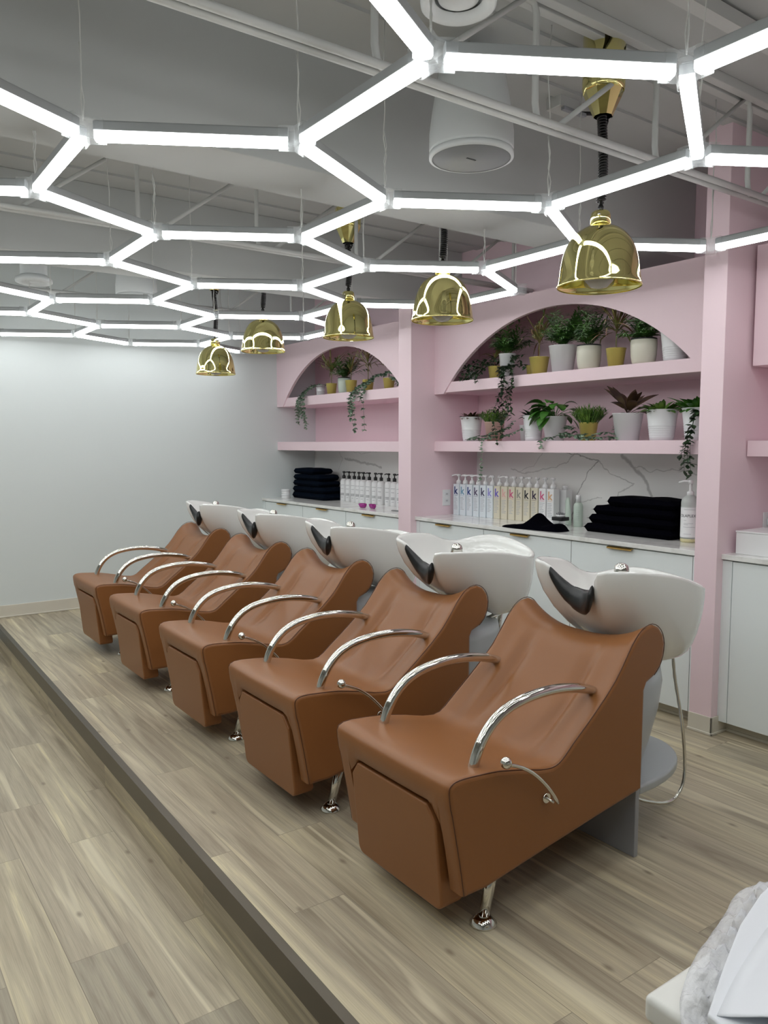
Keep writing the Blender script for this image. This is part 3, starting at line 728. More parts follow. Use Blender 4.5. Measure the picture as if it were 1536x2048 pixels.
    hp = smooth_path([(1.365, -.05, .62), (1.372, -.06, .50), (1.392, -.08, .34), (1.410, -.09, .18), (1.39, -.10, .07), (1.32, -.10, .018), (1.22, -.08, .03), (1.12, -.05, .08), (1.05, 0, .20)], 6)
    m = MB(); rs = [.0062 if i % 2 else .0072 for i in range(len(hp))]
    m.tube(hp, rs, 'chrome', 8).obj('hose', root)
    MB().tube([(1.36, -.05, .66), (1.366, -.05, .60)], .009, 'black', 8).obj('hose_collar', root)
    return root
SGN = -1.
proto = make_station()
LBL = ['nearest tan leather shampoo chair with its white basin, right of centre',
       'second nearest tan shampoo chair, its basin tilted level with the tap in full view',
       'middle tan leather shampoo chair of the row of five, with white basin',
       'second farthest tan leather shampoo chair with white basin',
       'farthest tan leather shampoo chair with basin, closest to the white wall']
OFF = [(0, 0), (.015, .885), (.03, 1.775), (.045, 2.69), (.065, 3.63)]
for i, (dx, dy) in enumerate(OFF):
    o = proto if i == 0 else copy_tree(proto)
    o.location = (1.334+dx, 1.85+dy, FZ); tag(o, LBL[i], 'shampoo chair', 'row of tan shampoo chairs')
    if i == 1:
        for ch in o.children:
            if ch.name.startswith('basin'):
                a = .10; piv = Vector((1.1, 0, .75))
                Rm = Matrix.Rotation(.085, 3, 'X') @ Matrix.Rotation(-a, 3, 'Y'); ch.rotation_euler = Rm.to_euler(); ch.location = piv-Rm @ piv+Vector((0, 0, .012))

# ---------------------------------------------------------------- plants
def leaf(m, p, d, L_, w_, droop, mt, seg=4, cup=0, tip=.9):
    p = Vector(p); d = Vector(d).normalized(); side = d.cross(Vector((0, 0, 1)))
    if side.length < .05: side = Vector((1, 0, 0))
    side.normalize(); side = (side+Vector((random.uniform(-.3, .3), random.uniform(-.3, .3), random.uniform(-.3, .3)))).normalized()
    vs = []; q = p.copy(); dd = d.copy()
    for i in range(seg+1):
        u = i/seg; ww = w_*.5*(math.sin(PI*min(u*tip+.08, 1))**.8 if tip < 1 else 1-u)
        if i == seg: ww = w_*.04
        vs += [q+side*ww, q-side*ww]
        dd = (dd+Vector((0, 0, -droop/seg))).normalized(); q = q+dd*L_/seg
    m.add(vs, [(2*i, 2*i+1, 2*i+3, 2*i+2) for i in range(seg)], mt, True)
    return q
def rdir(up=.7, sp=1.):
    a = random.uniform(0, 2*PI); return Vector((math.cos(a)*sp, math.sin(a)*sp, up))
def clampx(m, x1):     # keep foliage in front of the wall
    m.v = [(min(v[0], x1), v[1], v[2]) for v in m.v]
def fol_palm(h, r, mt='palm', n=30):
    m = MB()
    for k in range(n):
        d = rdir(random.uniform(.8, 2.8)); d.normalize(); ln = h*random.uniform(.4, .95); p = Vector((random.uniform(-.2, .2)*r, random.uniform(-.2, .2)*r, 0))
        pts = [p.copy()]; dd = d.copy()
        for j in range(6): dd = (dd+Vector((0, 0, -.10))).normalized(); p = p+dd*ln/6; pts.append(p.copy())
        m.tube(pts, .0012, mt, 3, False)
        for j in range(2, 7):
            for sg in (-1, 1):
                for q in (0, .5):
                    pp = pts[j]*(1-q*.5)+pts[j-1]*(q*.5); ax = (pts[j]-pts[j-1]).normalized(); sd = ax.cross(Vector((0, 0, 1)))
                    if sd.length < .05: sd = Vector((1, 0, 0))
                    leaf(m, pp, ax*.8+sd.normalized()*sg*.8+Vector((0, 0, random.uniform(-.1, .3))), h*.25*random.uniform(.7, 1.1), .0095, .7, mt, 3)
    return m
def fol_drac(h, r, n=26, mt='drac', stem=.35):
    m = MB(); m.tube([(0, 0, 0), (.004, .003, h*stem)], .004, mt, 6, False)
    for k in range(n):
        z = h*stem*random.uniform(.8, 1.25); d = rdir(random.uniform(.1, 2.4))
        leaf(m, (0, 0, z), d, h*random.uniform(.5, .85), .0125, random.uniform(.5, 1.5), mt, 6)
    return m
def fol_grass(h, r, n=150, mt='grass'):
    m = MB()
    for k in range(n):
        a = random.uniform(0, 2*PI); q = random.random()**.5*r*.9
        p = (q*math.cos(a), q*math.sin(a), 0); d = Vector((math.cos(a)*q/r, math.sin(a)*q/r, 1.1)); e = d.normalized()
        ln = h*random.uniform(.55, 1); leaf(m, p, d, ln, .006, .25, mt, 3)
        for j in range(3):
            pp = Vector(p)+e*ln*(.35+.2*j); leaf(m, pp, e+rdir(.1, .9), h*.28, .006, .3, mt, 2)
    return m
def fol_small(h, r, mt, n=34, w_=.02):
    m = MB()
    for k in range(n):
        d = rdir(random.uniform(.45, 1.9)); q = random.uniform(.1, 1.)*r*.8
        leaf(m, (d.x*q, d.y*q, 0), d, h*random.uniform(.6, 1.1), w_, .9, mt, 3)
    return m
def fol_broad(h, r, mt, n=14, L_=.12, w_=.05, droop=1.2, up=(.5, 1.6)):
    m = MB()
    for k in range(n):
        d = rdir(random.uniform(*up)).normalized(); e = d*h*random.uniform(.35, .75)
        m.tube([(0, 0, 0), tuple(e*.5+Vector((0, 0, h*.05))), tuple(e)], .0018, mt, 4, False)
        leaf(m, e, d+Vector((0, 0, -.2)), L_*random.uniform(.7, 1.1), w_*random.uniform(.8, 1.1), droop, mt, 6, tip=.92)
    return m
def trail(m, pts, mt, lw, ll, gap, stem='ivy'):
    P = smooth_path(pts, 4); m.tube(P, .0012, mt, 4, False)
    acc = 0
    for a, b in zip(P, P[1:]):
        d = (b-a).length; acc += d
        while acc > gap:
            acc -= gap
            for sg in (-1, 1):
                an = random.uniform(0, 2*PI); dv = Vector((math.cos(an), math.sin(an)*1.1, random.uniform(-.7, .4)))
                dv.x = -abs(dv.x)*.7 if random.random() < .6 else dv.x*.5
                leaf(m, b, dv, ll*random.uniform(.7, 1.2), lw*random.uniform(.8, 1.2), .4, mt, 3)
    return m
def pot_mesh(kind, r, h):
    m = MB()
    if kind in ('white', 'pink', 'ribbed', 'gold'):
        mt = {'white': 'potw', 'pink': 'potp', 'ribbed': 'potw', 'gold': 'gold'}[kind]
        k = .74; pr = [(.001, 0), (r*k, 0)]
        if kind == 'ribbed':
            for j in range(6):
                z = h*(.12+.07*j); rr = r*(k+(1-k)*z/h); pr += [(rr, z-.004), (rr+.0018, z), (rr, z+.004)]
            pr += [(r*.99, h*.97)]
        pr += [(r, h-.004), (r*1.03, h-.003), (r*1.03, h), (r*.95, h), (r*.92, h-.015), (.001, h-.016)]
        m.lathe(pr, mt, 36)
    else:
        mt = {'cream': 'potc', 'sage': 'pots'}[kind]
        m.lathe([(.001, 0), (r*.78, 0), (r*.88, h*.12), (r*.97, h*.4), (r, h*.75), (r*.99, h), (r*.92, h), (r*.9, h-.015), (.001, h-.016)], mt, 36)
    return m
def plant(x, y, z, kind, r, h, fol, label, cat='potted plant', group='potted plants on the pink shelves', black=False, name='potted_plant', xmax=4.09, ymax=.125):
    t = empty(name, (x, y, z), label, cat, group)
    pot_mesh(kind, r, h).obj('pot', t)
    MB().lathe([(.001, h-.012), (r*.92, h-.012)], 'soil', 24).obj('soil', t)
    if black: MB().lathe([(r*.93, h-.01), (r*.985, h+.003), (r*.985, h+.008), (r*.9, h+.008), (r*.88, h-.01)], 'black', 32, cap=False).obj('nursery_pot_rim', t)
    if fol:
        sy_ = sorted(abs(b) for a, b, c in fol.v); my = sy_[int(len(sy_)*.93)]; k = min(1, ymax/my); zt = (2.365 if z > 1.8 else 1.80)-z-h
        mz = max(c for a, b, c in fol.v); kz = min(1, zt/mz); x0 = (3.712 if z > 1.8 else 3.56)-x
        fol.v = [(max(min(a*k*.95, xmax-x), x0), max(-ymax*1.12, min(ymax*1.12, b*k)), c*kz+h-.012) for a, b, c in fol.v]
        fol.obj('foliage', t)
    return t
U = 1.895; Lw = 1.470
# near arch, upper shelf
plant(3.80, 3.985, U, 'gold', .047, .088, fol_drac(.21, .05, 16), 'small gold pot with spiky plant, half hidden by dark ivy in big arch')
plant(3.80, 4.215, U, 'white', .024, .07, fol_small(.05, .02, 'ivy', 12), 'tiny white pot leftmost on the upper shelf of the big arch')
plant(3.80, 3.865, U, 'white', .056, .162, fol_palm(.27, .05, n=44), 'white tapered pot with a bushy palm, above the long trailing ivy')
plant(3.78, 3.555, U, 'gold', .064, .111, fol_drac(.38, .06, 44), 'wide gold pot with reddish spiky dracaena, right of the trailing ivy', ymax=.15)
plant(3.86, 3.70, U, 'gold', .034, .075, fol_small(.06, .03, 'ivy', 22), 'little gold pot squeezed behind the trailing ivy')
plant(3.79, 3.366, U, 'white', .086, .165, fol_palm(.31, .07, n=60), 'largest white tapered pot with bushy green palm under the arch top')
plant(3.79, 3.161, U, 'cream', .073, .141, fol_palm(.33, .07, n=60), 'rounded cream pot with the tallest bushy palm, centre of big arch', black=True)
plant(3.79, 2.962, U, 'gold', .057, .110, fol_drac(.34, .05, 40), 'gold pot with thin-leaved dracaena between two cream pots', ymax=.15)
plant(3.79, 2.772, U, 'cream', .073, .138, fol_palm(.22, .06, n=44), 'rounded cream pot with short fern, right side of big arch', black=True)
plant(3.79, 2.569, U, 'ribbed', .080, .165, None, 'white ribbed pot at the right end, its top cut off by the arch', 'plant pot', name='plant_pot')
# near arch, lower shelf
plant(3.79, 4.209, Lw, 'ribbed', .079, .172, fol_small(.085, .07, 'burg', 60, .024), 'white ribbed pot with low reddish plant, leftmost on lower shelf')
plant(3.80, 3.982, Lw, 'pink', .069, .132, fol_grass(.115, .07), 'blush pink pot with bushy green plant on the lower shelf')
plant(3.86, 3.75, Lw, 'white', .036, .106, None, 'small plain white pot behind the end of the trailing ivy', 'plant pot', name='plant_pot')
plant(3.80, 3.616, Lw, 'ribbed', .069, .166, fol_small(.085, .06, 'ivy', 60, .026), 'white ribbed pot with low dark plant beside the heart-leaved plant')
plant(3.79, 3.422, Lw, 'white', .077, .154, fol_broad(.17, .07, 'pothos', 30, .13, .075, 1.6, (.1, 1.5)), 'white pot with large green heart-shaped leaves spilling over', ymax=.16)
plant(3.80, 3.160, Lw, 'gold', .057, .110, fol_grass(.14, .062, 190), 'gold pot with dense green grassy plant, centre of lower shelf')
plant(3.79, 2.867, Lw, 'white', .086, .156, fol_broad(.10, .06, 'burg', 18, .17, .055, .7, (.35, 2.4)), 'white pot with broad burgundy leaves on the lower shelf', ymax=.17)
plant(3.79, 2.639, Lw, 'ribbed', .085, .170, fol_small(.105, .075, 'grass', 70, .03), 'white ribbed pot with low mottled green plant, second from right on lower shelf')
plant(3.79, 2.420, Lw, 'ribbed', .083, .171, fol_small(.13, .075, 'pothos', 70, .03), 'white ribbed pot at the right end of lower shelf, against the pillar')
# far arch, upper shelf
plant(3.80, 6.314, U, 'ribbed', .046, .098, fol_small(.06, .04, 'euc', 22), 'small white pot leftmost in the small far arch')
plant(3.80, 6.120, U, 'gold', .050, .104, fol_drac(.44, .05, 46, stem=.40), 'gold pot with tall wispy dracaena, left in the small arch', ymax=.24)
plant(3.80, 5.905, U, 'sage', .058, .135, fol_palm(.28, .06, n=46), 'pale sage pot with bushy dark palm, centre of the small arch', black=True)
plant(3.78, 5.764, U, 'gold', .052, .108, fol_drac(.28, .05, 14), 'gold pot directly right of the sage pot')
plant(3.82, 5.560, U, 'gold', .050, .102, fol_drac(.44, .05, 46, stem=.40), 'gold pot with dracaena behind the trailing eucalyptus', ymax=.22)
plant(3.82, 5.256, U, 'gold', .050, .095, fol_drac(.24, .05, 16, stem=.5), 'gold pot rightmost in the small arch, draped with eucalyptus')

def garland(name, label, cat, chains, mt, lw, ll, gap, group=None):
    m = MB()
    for c in chains: trail(m, c, mt, lw, ll, gap)
    m.v = [(min(v[0], 4.09), v[1], v[2]) for v in m.v]
    o = m.obj(name); tag(o, label, cat, group); return o
def hang(x, y, z0, z1, k=0, dx=.02, dy=.02):
    n = 5; return [(3.80, y+dy, z0+.05), (3.70, y+dy*.5, z0+.03)]+[(x+random.uniform(-.01, .01), y+random.uniform(-dy, dy), z0-(z0-z1)*(i/n)) for i in range(n+1)]
garland('trailing_ivy', 'long dark ivy hanging from the upper shelf down to the lower shelf', 'ivy',
        [hang(3.65, 3.80-.02*k, 1.93, z1, dy=.05) for k, z1 in enumerate((1.46, 1.52, 1.60, 1.70, 1.50, 1.78))]+[hang(3.66, 3.68, 1.99, 1.62)]+[[(3.80, 3.86, 2.0), (3.74, 3.72, 2.03), (3.72, 3.66, 1.98), (3.72, 3.62, 1.93)]], 'ivy', .018, .032, .017)
garland('trailing_ivy', 'low dark ivy clump lying on the left end of the big arch shelf', 'ivy',
        [[(3.82, 3.98+.04*k, 2.0-.01*k), (3.74, 4.02+.05*k, 2.0+.02*(k % 3)), (3.72, 4.10+.03*k, 1.95), (3.70, 4.16+.02*k, 1.91)] for k in range(-2, 5)]
        + [[(3.74, 4.05, 1.95), (3.66, 4.02, 1.92), (3.66, 4.0, 1.87)]], 'ivy', .018, .032, .017)
garland('eucalyptus_garland', 'pale eucalyptus sprig lying along left of lower shelf with one strand hanging', 'eucalyptus',
        [[(3.74, 4.20, 1.48), (3.70, 4.08, 1.50), (3.72, 3.95, 1.51), (3.72, 3.82, 1.54), (3.74, 3.76, 1.57)], [(3.74, 4.0, 1.5), (3.70, 3.9, 1.53), (3.72, 3.8, 1.55), (3.72, 3.72, 1.60)],
         [(3.73, 4.15, 1.49), (3.71, 4.0, 1.49), (3.71, 3.88, 1.50)], [(3.72, 3.98, 1.49), (3.665, 3.96, 1.48), (3.66, 3.955, 1.40), (3.66, 3.96, 1.30), (3.66, 3.97, 1.2)],
         [(3.72, 3.85, 1.50), (3.70, 3.72, 1.52), (3.73, 3.65, 1.55)]], 'euc', .020, .022, .014, 'eucalyptus garlands on the near lower shelf')
garland('eucalyptus_garland', 'pale eucalyptus sprig around the gold pot on the lower shelf', 'eucalyptus',
        [[(3.72, 3.35, 1.49), (3.67, 3.39, 1.49), (3.66, 3.42, 1.46), (3.66, 3.41, 1.42)], [(3.71, 3.36, 1.49), (3.70, 3.25, 1.52), (3.71, 3.15, 1.49), (3.70, 3.02, 1.49), (3.72, 2.9, 1.49)],
         [(3.88, 3.3, 1.5), (3.8, 3.3, 1.56), (3.72, 3.28, 1.55)], [(3.9, 3.05, 1.5), (3.86, 3.0, 1.58), (3.84, 2.97, 1.62)], [(3.72, 3.1, 1.49), (3.74, 3.0, 1.52), (3.74, 2.88, 1.50)],
         [(3.72, 3.32, 1.5), (3.70, 3.2, 1.50), (3.70, 3.1, 1.51)]], 'euc', .026, .026, .014, 'eucalyptus garlands on the near lower shelf')
garland('eucalyptus_garland', 'pale eucalyptus hanging from the small white pot, left of small arch', 'eucalyptus',
        [[(3.80, 6.31, 2.01), (3.72, 6.36, 1.98), (3.67, 6.42, 1.92), (3.66, 6.45+.02*k, 1.85), (3.66, 6.44+.02*k, 1.78), (3.66, 6.42+.02*k, z1)] for k, z1 in enumerate((1.70, 1.74, 1.72, 1.66))]
        + [[(3.72, 6.36, 1.98), (3.66, 6.38+.015*k, 1.9), (3.66, 6.37+.01*k, 1.75), (3.66, 6.35, z1)] for k, z1 in enumerate((1.60, 1.64, 1.7))]+[[(3.66, 6.5, 1.85), (3.66, 6.52, 1.75), (3.66, 6.50, 1.64)]], 'euc', .022, .028, .012)
garland('eucalyptus_garland', 'pale eucalyptus draped over the gold pots, hanging at right of small arch', 'eucalyptus',
        [[(3.80, 5.25, 2.02), (3.75, 5.32, 2.02), (3.72, 5.42, 1.97), (3.68, 5.52, 1.92), (3.66, 5.58+.01*k, 1.84), (3.66, 5.56+.012*k, z1)] for k, z1 in enumerate((1.70, 1.74, 1.66, 1.72))]
        + [[(3.70, 5.5, 1.92), (3.66, 5.54, 1.82), (3.66, 5.53, 1.7), (3.66, 5.52, 1.56)], [(3.75, 5.36, 2.0), (3.67, 5.40, 1.9), (3.66, 5.40, 1.8), (3.66, 5.38, 1.57)], [(3.75, 5.36, 2.0), (3.66, 5.42, 1.9), (3.66, 5.43, 1.8)],
           [(3.80, 5.2, 2.0), (3.76, 5.10, 1.98), (3.74, 5.02, 1.93)], [(3.8, 5.3, 2.03), (3.78, 5.2, 2.04), (3.77, 5.12, 2.02)]], 'euc', .024, .030, .012)
garland('trailing_ivy', 'dark green ivy hanging below the lower shelf beside the near pillar', 'ivy',
        [[(3.80, 2.40, 1.58), (3.70, 2.37, 1.62), (3.655, 2.37, 1.52), (3.65, 2.37+.015*k, 1.42), (3.65, 2.36+.02*k, z1)] for k, z1 in enumerate((1.29, 1.34, 1.31, 1.38))], 'ivy', .024, .036, .022)

# ---------------------------------------------------------------- things on the near worktop
WT = .92
cols = [((30, 48, 112), 'bblue', 'navy'), ((112, 160, 186), 'bblue', 'light teal'), ((24, 62, 132), 'bblue', 'blue'), ((84, 74, 104), 'bblue', 'grey purple'), ((62, 62, 92), 'bblue', 'slate'), ((152, 150, 216), 'bblue', 'lavender'),
        ((108, 98, 190), 'bcream', 'violet'), ((224, 176, 170), 'bcream', 'pale pink'), ((202, 90, 130), 'bcream', 'rose'), ((152, 152, 142), 'bcream', 'grey'), ((24, 28, 38), 'bcream', 'black'), ((48, 32, 64), 'bcream', 'plum'),
        ((204, 92, 134), 'bwhite', 'rose pink'), ((214, 172, 132), 'bwhite', 'tan')]
pb = None
def pump(m, z, mt, s=1.):
    m.lathe([(.016*s, z), (.016*s, z+.014*s), (.012*s, z+.022*s), (.006*s, z+.026*s), (.0045*s, z+.045*s), (.012*s, z+.046*s), (.013*s, z+.056*s), (.004*s, z+.060*s)], mt, 14)
for i, (ck, bm_, nm) in enumerate(cols):
    y = 4.424-i*.0662; x = 3.835+i*.0062
    t = empty('pump_bottle', (x+.029, y, WT), 'square %s pump bottle marked with a %s letter k' % ({'bblue': 'cool white', 'bcream': 'cream', 'bwhite': 'warm white'}[bm_], nm), 'bottle', 'square pump bottles with letter k', rz=0)
    MB().box(-.029, .029, -.0305, .0305, 0, .232, bm_).obj('bottle_body', t, .003)
    m = MB(); pump(m, .232, 'bwhite', 1.25)
    hd = random.choice((1, 1, 1, .35, -.2)) if i not in (9, 12, 13) else .1
    m.tube(smooth_path([(0, 0, .298), (-.012, .028*hd, .300), (-.02, .055*hd, .292)], 3), .0055, 'bwhite', 8)
    m.obj('pump_head', t)
    mk = mat('k_ink_%s' % nm.replace(' ', '_'), ck, .5)
    text('k', .080, mk, 'letter_k', t, (-.0296, .021, .158), FACE_WEST, 'LEFT', .0016)
    m = MB()
    for q in range(9):
        zz = .132-q*.011; m.box(-.0298, -.0291, -.022+random.uniform(0, .02), .021, zz, zz+.0035, 'grey')
    m.box(-.0298, -.0291, -.02, .021, .147, .149, mk)
    m.obj('printed_text', t)
t = empty('shampoo_bottle', (4.03, 3.535, WT), 'plain white square bottle behind the right end of the k bottles', 'bottle')
MB().box(-.03, .03, -.035, .035, 0, .225, 'bwhite').obj('bottle_body', t, .004); MB().lathe([(.018, .225), (.018, .25), (.001, .252)], 'bwhite', 18).obj('cap', t)
t = empty('spray_bottle', (3.93, 3.335, WT), 'pale mint spray bottle with round shoulders beside the black towels', 'bottle')
MB().lathe([(.028, 0), (.030, .004), (.030, .13), (.026, .145), (.016, .156)], 'mint', 28).obj('bottle_body', t)
MB().lathe([(.016, .156), (.0165, .20), (.014, .204), (.001, .204)], 'bwhite', 20).obj('cap', t)
m = MB()
for q in range(6): m.tube([(.0305*math.cos(a), .0305*math.sin(a), .105-q*.012) for a in [PI+.2+.15*j for j in range(6)]], .0008, 'grey', 4)
m.obj('printed_text', t)
t = empty('tube_bottle', (3.94, 3.425, WT), 'mint cone-shaped tube standing on its cap', 'bottle')
MB().lathe([(.020, 0), (.022, .012), (.022, .03), (.016, .10), (.005, .16), (.001, .172)], 'mint', 24, sx=.8).obj('tube_body', t)
t = empty('tube_bottle', (3.99, 3.475, WT), 'taller pale mint tube behind the round brush', 'bottle')
MB().lathe([(.016, 0), (.018, .01), (.019, .15), (.012, .175), (.001, .178)], 'mint', 24, sx=.7).obj('tube_body', t)
t = empty('product_jar', (3.83, 3.395, WT), 'low clear jar with a black lid behind the flat black towel', 'jar')
MB().box(-.034, .034, -.040, .040, 0, .040, 'clear').obj('jar_body', t, .006); MB().box(-.036, .036, -.043, .043, .040, .064, 'black').obj('lid', t, .003)
t = empty('hair_brush', (3.83, 3.395, WT+.064), 'small round brush with grey bristles lying on the black-lidded jar', 'brush')
MB().lathe([(.001, 0), (.028, 0), (.030, .008), (.026, .014)], 'bwhite', 20).obj('brush_base', t)
m = MB()
for k in range(60):
    a = random.uniform(0, 2*PI); r_ = random.random()**.5*.026; m.tube([(r_*math.cos(a), r_*math.sin(a), .01), (r_*1.1*math.cos(a), r_*1.1*math.sin(a), .036-r_*.5)], .0014, 'grille', 4)
m.obj('bristles', t)
# large pump bottle by the pillar
t = empty('pump_bottle', (3.80, 2.455, WT), 'tall translucent pump bottle with a white OLAPLEX label beside the near pillar', 'bottle')
MB().lathe([(.040, 0), (.046, .005), (.046, .02)], 'amber', 32).obj('liquid_base', t)
MB().lathe([(.046, .02), (.046, .215), (.042, .235), (.026, .25), (.018, .255)], 'frost', 32).obj('bottle_body', t)
m = MB(); n = 24; vs = [(.0466*math.cos(a), .0466*math.sin(a), z) for z in (.028, .19) for a in [PI*.28+2*PI*.72*j/n for j in range(n+1)]]
m.add(vs, [(j, j+1, n+2+j, n+1+j) for j in range(n)], 'label', True); m.obj('paper_label', t)
m = MB().lathe([(.019, .252), (.019, .272), (.012, .276), (.008, .28), (.007, .318)], 'bwhite', 18)
m.lathe([(.012, .316), (.014, .332), (.008, .337)], 'bwhite', 16); m.tube([(0, 0, .328), (-.01, .035, .33), (-.014, .062, .320)], .006, 'bwhite', 8); m.obj('pump_head', t)
def curved_text(body, size, z, r, th0, parent, name='lettering'):
    o = text(body, size, 'ink', name, parent, (0, 0, 0), (0, 0, 0), 'CENTER', .0, 0)
    for v in o.data.vertices:
        a = th0+v.co.x/r; v.co = Vector((r*math.cos(a), r*math.sin(a), z+v.co.y))
    return o
TH0 = PI+.18+.35
curved_text('OLAPLEX.', .021, .138, .0472, PI+.40, t)
for i, (bd, sz, zz) in enumerate((('PROFESSIONAL', .005, .176), ('No.4', .008, .118), ('BOND MAINTENANCE', .0065, .100), ('SHAMPOO', .0065, .091), ('67.62 FL OZ', .0055, .04))):
    pass
m = MB()
for zz, a0, a1 in ((.178, -.5, .75), (.120, -.5, -.2), (.104, -.5, .55), (.097, -.5, 0), (.084, -.55, .8), (.046, -.5, .35)):
    m.tube([(.0470*math.cos(PI+.40+a), .0470*math.sin(PI+.40+a), zz) for a in [a0+(a1-a0)*j/10 for j in range(11)]], .0009, 'grey', 4)
m.obj('printed_text', t)

# towels
def towel(x0, x1, y0, y1, z0, h, mt, label, cat='towel', group=None, lump=.006, name='folded_towel', front=True):
    # a folded towel: rounded fold towards the aisle and soft wavy top
    nx, ny = 14, 22; m = MB(); top = []
    sd = random.uniform(0, 10)
    for j in range(ny+1):
        v = j/ny; y = y0+(y1-y0)*v; ey = min(v, 1-v)*(y1-y0); row = []
        for i in range(nx+1):
            u = i/nx; x = x0+(x1-x0)*u; e = min(u, 1-u)*(x1-x0)
            rr = h*.5
            f = 1.
            for dd in (e, ey):
                if dd < rr: f *= math.sqrt(max(0, 1-((rr-dd)/rr)**2))
            row.append((x, y, f, lump*(math.sin(y*23+sd)+.6*math.sin(y*41+x*17+sd*2)+.5*math.sin(x*31-sd))))
        top.append(row)
    vt = [(x, y, z0+h*.5+h*.5*f+w_*f) for r_ in top for x, y, f, w_ in r_]
    vb = [(x, y, z0+h*.5-h*.5*f) for r_ in top for x, y, f, w_ in r_]
    k = nx+1; o = len(vt); fs = []
    for j in range(ny):
        for i in range(nx):
            a = j*k+i; fs.append((a, a+1, a+k+1, a+k)); fs.append((o+a, o+a+k, o+a+k+1, o+a+1))
    m.add(vt+vb, fs, mt, True)
    ob = m.obj(name)
    tag(ob, label, cat, group); return ob
g = 'stacked black towels on the near worktop'
lay = [(3.745, 4.05, 2.53, 3.15, .054, 'bottom layer, longest, directly on the worktop'), (3.75, 4.05, 2.53, 3.12, .053, 'second from the bottom'),
       (3.755, 4.05, 2.53, 3.09, .052, 'third layer from the bottom'), (3.76, 4.04, 2.53, 2.99, .052, 'topmost layer, shortest')]
z = WT
for x0, x1, y0, y1, h, lb in lay:
    towel(x0, x1, y0, y1, z, h, 'bltow', 'folded black towel of the big stack, '+lb, 'towel', g, .0025); z += h+.002
# flat towel with a peak
m = MB(); nx, ny = 16, 40; vt = []; vb = []
for j in range(ny+1):
    v = j/ny; y = 3.17+.47*v
    for i in range(nx+1):
        u = i/nx; wx = .085*(math.sin(PI*min(max(v, .0), 1))**.35)+.02; x = 3.615+.02*math.sin(v*5)+(u-.5)*2*wx
        e = 1-abs(2*u-1)**4; e *= min(1, v*9, (1-v)*14)
        hh = .018+.006*math.sin(y*31)+.088*max(0, 1-abs(y-3.395)/.085)**1.15*(.35+.65*math.sin(PI*u))+.024*math.exp(-((y-3.24)/.05)**2)
        vt.append((x, y, WT+max(.002, hh*max(e, 0)**.6))); vb.append((x, y, WT+.0005))
k = nx+1; o = len(vt); fs = []
for j in range(ny):
    for i in range(nx):
        a = j*k+i; fs += [(a, a+1, a+k+1, a+k), (o+a, o+a+k, o+a+k+1, o+a+1)]
m.add(vt+vb, fs, 'bltow', True)
for j in range(ny): a = j*k; m.add([vt[a], vt[a+k], vb[a+k], vb[a]], [(0, 1, 2, 3)], 'bltow'); a = j*k+nx; m.add([vt[a], vt[a+k], vb[a+k], vb[a]], [(0, 1, 2, 3)], 'bltow')
o_ = m.obj('crumpled_towel'); tag(o_, 'black towel dropped flat with a raised peak, in front of the square bottles', 'towel')
# far navy towels
g = 'stacked navy towels on the far worktop'
z = WT; lay = [(6.215, 6.83, .060, 'bottom layer, widest'), (6.23, 6.83, .058, 'second from the bottom'), (6.30, 6.83, .056, 'third from the bottom'), (6.32, 6.83, .056, 'fourth layer, under the top one'), (6.44, 6.83, .056, 'topmost and shortest')]
for k_, (y0, y1, h, lb) in enumerate(lay):
    towel(3.76+.006*k_, 4.02, y0, y1, z, h, 'navy', 'folded navy towel in the far corner stack, '+lb, 'towel', g, .0025); z += h+.002
# round white bottles
pxs = [683.5, 694.5, 705.5, 715, 724.5, 736, 748, 759, 773, 783.5, 794]
names = ['leftmost, beside the navy towels', 'second from the navy towels', 'third from the navy towels', 'fourth from the navy towels', 'fifth from the navy towels', 'sixth, at the middle of the row',
         'seventh from the navy towels', 'eighth from the navy towels', 'third from the far pillar, after the gap', 'second from the far pillar', 'rightmost, cut off by the far pillar']
for i, px in enumerate(pxs):
    y = 6.15-(px-683.5)*(.88/110.5)
    t = empty('pump_bottle', (3.95, y, WT), 'slim round white bottle with black pump, '+names[i], 'bottle', 'round white bottles with black pumps')
    MB().lathe([(.034, 0), (.036, .004), (.036, .180), (.030, .200), (.014, .210)], 'bwhite', 24).obj('bottle_body', t)
    m = MB().lathe([(.016, .208), (.016, .236), (.006, .240), (.005, .262), (.013, .262), (.014, .276), (.004, .278)], 'black', 14)
    if i < 8 or i > 8 or True: m.tube([(0, 0, .271), (-.012, .022 if i % 3 else -.022, .272), (-.016, .040 if i % 3 else -.040, .266)], .005, 'black', 8)
    m.obj('pump_head', t)
    m = MB()
    for z_, hw in ((.150, .02), (.116, .014), (.074, .018), (.068, .018), (.062, .018), (.056, .018), (.036, .010)):
        m.tube([(.0364*math.cos(PI+.45+a), .0364*math.sin(PI+.45+a), z_) for a in [-hw/.036+2*hw/.036*j/6 for j in range(7)]], .0013, 'grille', 4)
    m.obj('printed_text', t)
for y, x, lb, a in ((5.38, 3.64, 'left purple plastic hair clip on the far worktop', .2), (5.265, 3.66, 'right, larger purple plastic hair clip on the far worktop', -.15)):
    m = MB(); s_ = 1 if y > 5.35 else 1.15
    m.lathe([(.001, 0), (.022, .001), (.031, .012), (.034, .026), (.030, .036), (.024, .032), (.001, .026)], 'purple', 16, sx=.6*s_, sy=1.25*s_)
    m.tube([(-.012, .035*s_, .03), (-.016, 0, .012), (-.012, -.035*s_, .03)], .005, 'purple', 8)
    o_ = m.obj('hair_clip'); o_.location = (x, y, WT); o_.rotation_euler = (0, 0, a); tag(o_, lb, 'hair clip', 'purple hair clips')
